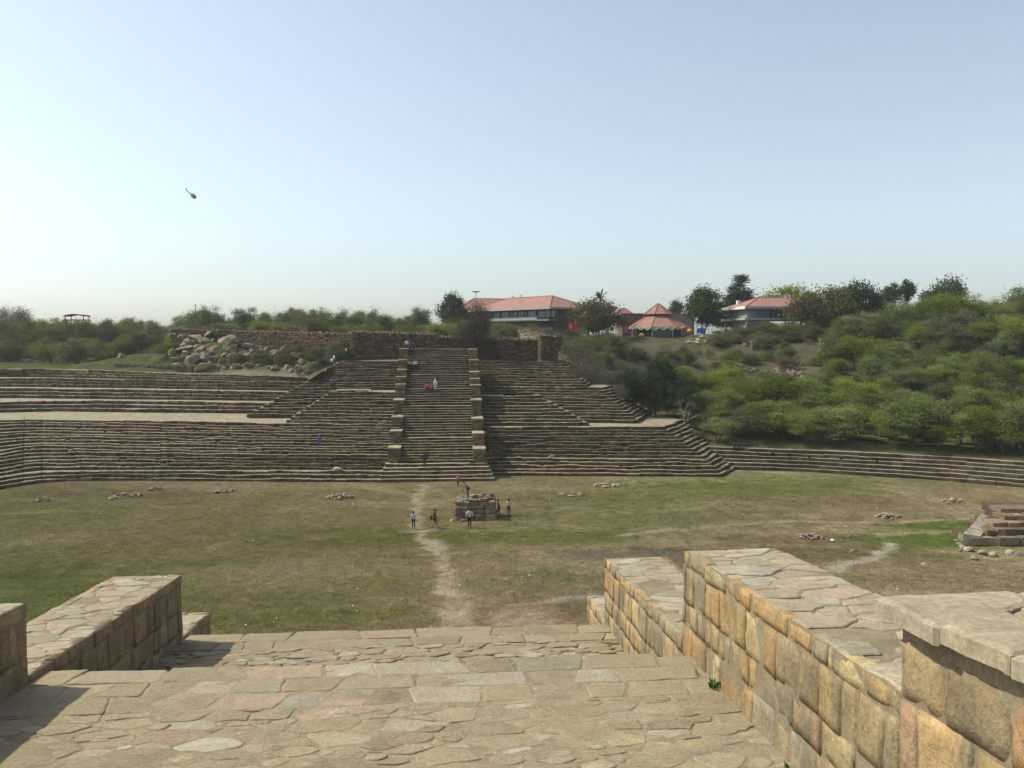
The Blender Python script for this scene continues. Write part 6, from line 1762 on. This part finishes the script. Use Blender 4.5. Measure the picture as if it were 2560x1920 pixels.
    def sub(nm, keys, edges, grow_, mat, rooti=0, extra=None):
        VV = [J[q] for q in keys]; RR = [tuple(x + grow_ for x in (RD[q] if isinstance(RD[q], tuple) else (RD[q],) * 2)) for q in keys]; EE = [(keys.index(a), keys.index(b)) for a, b in edges]
        if extra:
            for pos, r, at in extra: VV.append(np.array(pos)); RR.append(r); EE.append((keys.index(at), len(VV) - 1))
        o = skin_obj(nm, VV, EE, RR, mat, rooti); o.parent = root; BAKE.append(o); return o
    for s in 'lr':
        J['fa' + s] = J['el' + s] * .12 + J['wr' + s] * .88; RD['fa' + s] = .034; J['ua' + s] = J['sh' + s] * .35 + J['el' + s] * .65; RD['ua' + s] = .055; J['lk' + s] = J['kn' + s] * .25 + J['hi' + s] * .75; RD['lk' + s] = .085
        J['lo' + s] = J['an' + s] * .9 + J['kn' + s] * .1; RD['lo' + s] = .048; J['sk' + s] = J['kn' + s] * .85 + J['hi' + s] * .15; RD['sk' + s] = .075
    ks = ['pel', 'spi', 'che', 'neb', 'shl', 'shr']; ed = [('pel', 'spi'), ('spi', 'che'), ('che', 'neb'), ('che', 'shl'), ('che', 'shr')]
    for s in 'lr':
        if sleeves == 'long': ks += ['el' + s, 'fa' + s]; ed += [('sh' + s, 'el' + s), ('el' + s, 'fa' + s)]
        else: ks += ['ua' + s]; ed += [('sh' + s, 'ua' + s)]
    ex = None
    if shirt_len > 0:
        J['hem'] = J['pel'] * .45 + (J['knl'] + J['knr']) * .275; RD['hem'] = (.17, .14); ks.append('hem'); ed.append(('pel', 'hem'))
    sub("shirt", ks, ed, .016, cm(shirt, "shirt"), 1)
    ks = ['pel', 'hil', 'hir']; ed = [('pel', 'hil'), ('pel', 'hir')]
    for s in 'lr':
        if shorts: ks += ['sk' + s]; ed += [('hi' + s, 'sk' + s)]
        else: ks += ['kn' + s, 'lo' + s]; ed += [('hi' + s, 'kn' + s), ('kn' + s, 'lo' + s)]
    sub("shorts" if shorts else "trousers", ks, ed, .012, cm(legs, "trousers"), 0)
    for s in 'lr':
        d = J['to' + s] - J['an' + s]
        o = skin_obj("shoe", [J['an' + s] + [0, 0, .0], J['an' + s] + d * .45 - [0, 0, .015], J['to' + s] + d * .12], [(0, 1), (1, 2)], [.048, .046, .04], cm((.03, .025, .022), "shoe"), 0); o.parent = root; BAKE.append(o)
    hd = J['hea']; up = J['top'] - J['hea']; up = up / np.linalg.norm(up)
    back = np.array([0, 1, 0.]) - up * np.dot([0, 1, 0.], up); back /= np.linalg.norm(back)
    side = np.cross(up, back); mbh = MB()
    def lobe(cen, ra, rb, rc, cut=None):
        n_, m_ = 10, 14; VV = []
        for i in range(n_ + 1):
            t = math.pi * i / n_
            for j in range(m_):
                f = 2 * math.pi * j / m_
                d = side * (math.cos(f) * math.sin(t) * ra) + back * (math.sin(f) * math.sin(t) * rb) + up * (math.cos(t) * rc)
                VV.append(cen + d * (1 + .04 * math.sin(5 * f + 3 * t)))
        FF = [(i * m_ + j, (i + 1) * m_ + j, (i + 1) * m_ + (j + 1) % m_, i * m_ + (j + 1) % m_) for i in range(n_) for j in range(m_)]
        mbh.mesh(VV, FF)
    lobe(hd + up * .040 + back * .022, .092, .100, .078)
    lobe(hd - up * .01 + back * .048, .080, .070, .085)
    if hair == 'long': lobe(hd - up * .14 + back * .085, .10, .05, .20)
    if hair == 'tail': lobe(hd - up * .10 + back * .125, .035, .035, .14)
    if scarf is not None: lobe(hd - up * .12 + back * .03, .105, .085, .11)
    mbh.build("hair" if scarf is None else "scarf", cm(haircol if scarf is None else scarf, "hair"), root, True)
    return root
def on_floor(px, py): 
    p = G(px, py); p.z = floor_height(p.x, p.y); return p
def bag(p, label, c, s=1.0, yaw=0.0, flatness=.55):
    root = empty("backpack", p, yaw); tag(root, label, "bag")
    o = skin_obj("pack", [(0, 0, -.14 * s), (0, 0, .02 * s), (0, 0, .17 * s)], [(0, 1), (1, 2)], [(.15 * s, .15 * s * flatness), (.17 * s, .17 * s * flatness), (.12 * s, .12 * s * flatness)], cm(c, "bag"), 1); o.parent = root; BAKE.append(o)
    o = skin_obj("pocket", [(0, .10 * s * flatness * 1.6, -.10 * s), (0, .10 * s * flatness * 1.6, .02 * s)], [(0, 1)], [(.10 * s, .05 * s), (.09 * s, .05 * s)], cm(c, "bag"), 0); o.parent = root; BAKE.append(o)
    for sx in (-1, 1):
        o = skin_obj("strap", [(sx * .09 * s, -.04 * s, .18 * s), (sx * .10 * s, -.15 * s, .22 * s), (sx * .10 * s, -.22 * s, .05 * s)], [(0, 1), (1, 2)], [.016, .016, .014], cm(c, "bag"), 0); o.parent = root; BAKE.append(o)
    return root
DK = (.022, .024, .035); BLK = (.015, .015, .017)
AW = math.pi                                             # facing away from the camera
person(on_floor(1034, 1319), AW + .2, 1.55, 'phone', (.40, .42, .55), DK, "person in a pale blue shirt and dark trousers, seen from behind on the path", 'tail')
q = on_floor(1087, 1319)
person(q, R(100), 1.72, 'walk', (.035, .037, .05), (.05, .04, .03), "person in black walking right in dark shorts, a big bag at the hip", shorts=True, sleeves='short')
bag(q + Vector((-.28, -.16, .98)), "big dark bag slung at the hip of the person walking right", (.02, .02, .026), 1.25, R(100))
person(on_floor(1174, 1318), R(20), 1.78, 'hip', (.50, .40, .40), BLK, "person in a pinkish white shirt and black trousers before the stone platform")
person(on_floor(1272, 1285), AW - .2, 1.55, 'phone', (.47, .40, .50), DK, "person with long dark hair and lavender top right of the stone platform", 'long')
pp = Vector((c0.x - .72, c0.y + 1.15, plat.location.z + HP + .13))
person(pp, R(-75), 1.74, 'bend', (.17, .22, .20), (.03, .037, .055), "person in a grey-green shirt bending forward on top of the stone platform", sleeves='short')
person(on_floor(1145, 1218), R(-20), 1.38, 'walk', (.42, .08, .28), DK, "small person in a magenta top at the foot of the staircase plinth", 'tail')
person(Vector((c0.x + 2.15, c0.y + 1.4, plat.location.z)), R(-90), 1.7, 'climb', (.05, .035, .03), BLK, "dark-clothed person leaning at the right side of the stone platform")
q = M(-3.05 + .15, 98.1, 1.45)
person(q, AW, 1.85, 'stand', (.03, .045, .075), (.018, .02, .03), "tall dark-clothed person with large backpack standing on the staircase plinth")
bag(q + Vector((.20, -.30, 1.32)), "large dark backpack on the person on the staircase plinth", (.025, .028, .036), 1.35, AW, .8)
bag(q + Vector((-.38, -.05, 1.25)), "teal bag carried at the left side of the person on the plinth", (.03, .075, .10), .85, AW + .4, .8)
# on the steps left of the staircase
def on_line(px, py, z): return G(px, py, z)
person(on_line(799, 1120, 3.55), R(10), 1.65, 'climb', (.08, .11, .30), (.05, .07, .16), "person in a blue top climbing the lower steps left of the staircase", scarf=(.08, .10, .22))
person(on_line(829, 974, 9.7), AW, 1.7, 'stand', (.16, .12, .20), DK, "left one of the two dark figures standing on the inner ledge")
person(on_line(836.5, 975, 9.7), AW, 1.68, 'stand', (.10, .09, .15), DK, "right one of the two dark figures standing on the inner ledge")
person(on_line(835, 915, 12.9), R(120), 1.7, 'climb', (.40, .38, .47), (.10, .09, .14), "taller pale-shirted person climbing the upper left corner of the steps")
person(on_line(829.5, 918, 12.6), R(140), 1.45, 'climb', (.50, .44, .55), DK, "shorter person in a lilac top beside the taller one at the upper left corner")
person(D(866, 894.5, 128.5), R(100), 1.7, 'hip', (.48, .44, .52), BLK, "person in a white-lilac shirt standing at the great wall's left corner")
# on the staircase
def on_stair(px, k):
    """standing on the k-th course of the central flight"""
    t = 0; y = 99.25
    for i in range(k):
        y += tr + lands.get(i, 0)
    z = 1.8 + rise * (k + 1)
    x = (px - 1122) / FPX * y * 1.0
    return M(x, y + .25, z)
person(on_stair(1018, 44), AW, 1.68, 'stand', (.55, .55, .55), DK, "person in a white shirt at the very top of the staircase beside the left pier")
person(on_stair(1026, 43), AW, 1.7, 'climb', (.04, .05, .09), DK, "left one of two dark figures climbing the last steps of the staircase")
person(on_stair(1034, 43), AW, 1.72, 'climb', (.05, .06, .11), BLK, "right one of two dark figures climbing the last steps of the staircase")
for i, (px, k, c, lb) in enumerate(((1022, 36, (.50, .50, .52), "leftmost of the four seated in the left pier's shadow on the upper staircase"), (1028, 36, (.03, .03, .04), "dark second figure of the four seated on the upper staircase"), (1033, 36, (.60, .60, .60), "white-shirted third figure of the four seated on the upper staircase"), (1039, 36, (.55, .52, .50), "rightmost of the four seated on the upper staircase"))):
    person(on_stair(px, k), R(10 * i - 15), 1.66, 'sit', c, DK, lb)
for i, (px, k, c, lb) in enumerate(((1066, 26, (.40, .05, .07), "red-clothed seated person, left of the middle group on the staircase"), (1073, 26, (.30, .06, .14), "dark pink seated person in the middle group on the staircase"), (1080, 26, (.26, .16, .24), "mauve seated person next to the one in white on the staircase"))):
    person(on_stair(px, k), R(12 * i - 12), 1.6, 'sit', c, (.10, .03, .05), lb, 'long')
person(on_stair(1088, 26), R(25), 1.62, 'stand', (.66, .66, .64), (.55, .55, .52), "person all in white standing beside the seated middle group on the staircase", shirt_len=1, scarf=(.6, .6, .58))
# right of the staircase, on the curved steps and among the boulders
person(on_line(1217, 1155, 1.85), R(15), 1.7, 'sit', (.018, .018, .022), BLK, "left dark figure seated in the shadow right of the right pier")
person(on_line(1226, 1155, 1.85), R(-10), 1.7, 'sit', (.025, .02, .02), BLK, "right dark figure seated in the shadow right of the right pier")
person(on_line(1212, 1099, 3.9), R(10), 1.6, 'sit', (.32, .05, .04), DK, "red-clothed person half hidden behind the right pier")
for i, (px, c, lb) in enumerate(((1835, (.025, .025, .03), "leftmost of the five seated on the curved steps, slightly taller"), (1844, (.03, .035, .055), "second from left of the five seated on the curved steps"), (1850, (.035, .04, .06), "middle one of the five seated on the curved steps"), (1857, (.028, .03, .04), "second from right of the five seated on the curved steps"), (1863, (.04, .045, .06), "rightmost of the five seated on the curved steps"))):
    q = G(px, 1119, 2.5)
    person(Vector((q.x, q.y - .12, 2.084)), R(8 * i - 20), 1.72 if i == 0 else 1.62, 'sit', c, (.02, .022, .03), lb)
person(D(548, 931.5, 135), AW, 1.7, 'climb', (.45, .13, .17), DK, "person in a pink shirt walking along the terrace below the boulder heap")
person(D(560, 931.5, 136), R(40), 1.3, 'stand', (.5, .48, .5), (.3, .3, .33), "small pale-clothed child beside the person in pink")
dg = bpy.context.evaluated_depsgraph_get()
baked = [(o, bpy.data.meshes.new_from_object(o.evaluated_get(dg))) for o in BAKE]
for o, me in baked:
    o.modifiers.clear(); o.data = me
    me.polygons.foreach_set("use_smooth", np.ones(len(me.polygons), dtype=bool))

# ------------------------------------------------------------------ thin haze over the whole place
m, nt, out = newmat("haze_air")
pv = nt.nodes.new("ShaderNodeVolumePrincipled"); pv.inputs["Color"].default_value = (.93, .96, 1.0, 1); pv.inputs["Density"].default_value = 0.00023; pv.inputs["Anisotropy"].default_value = 0.25
nt.links.new(pv.outputs[0], out.inputs["Volume"])
mb = MB(); mb.box((-640, -160, -2.4), (640, 590, 44))
tag(mb.build("haze", m), kind="stuff")
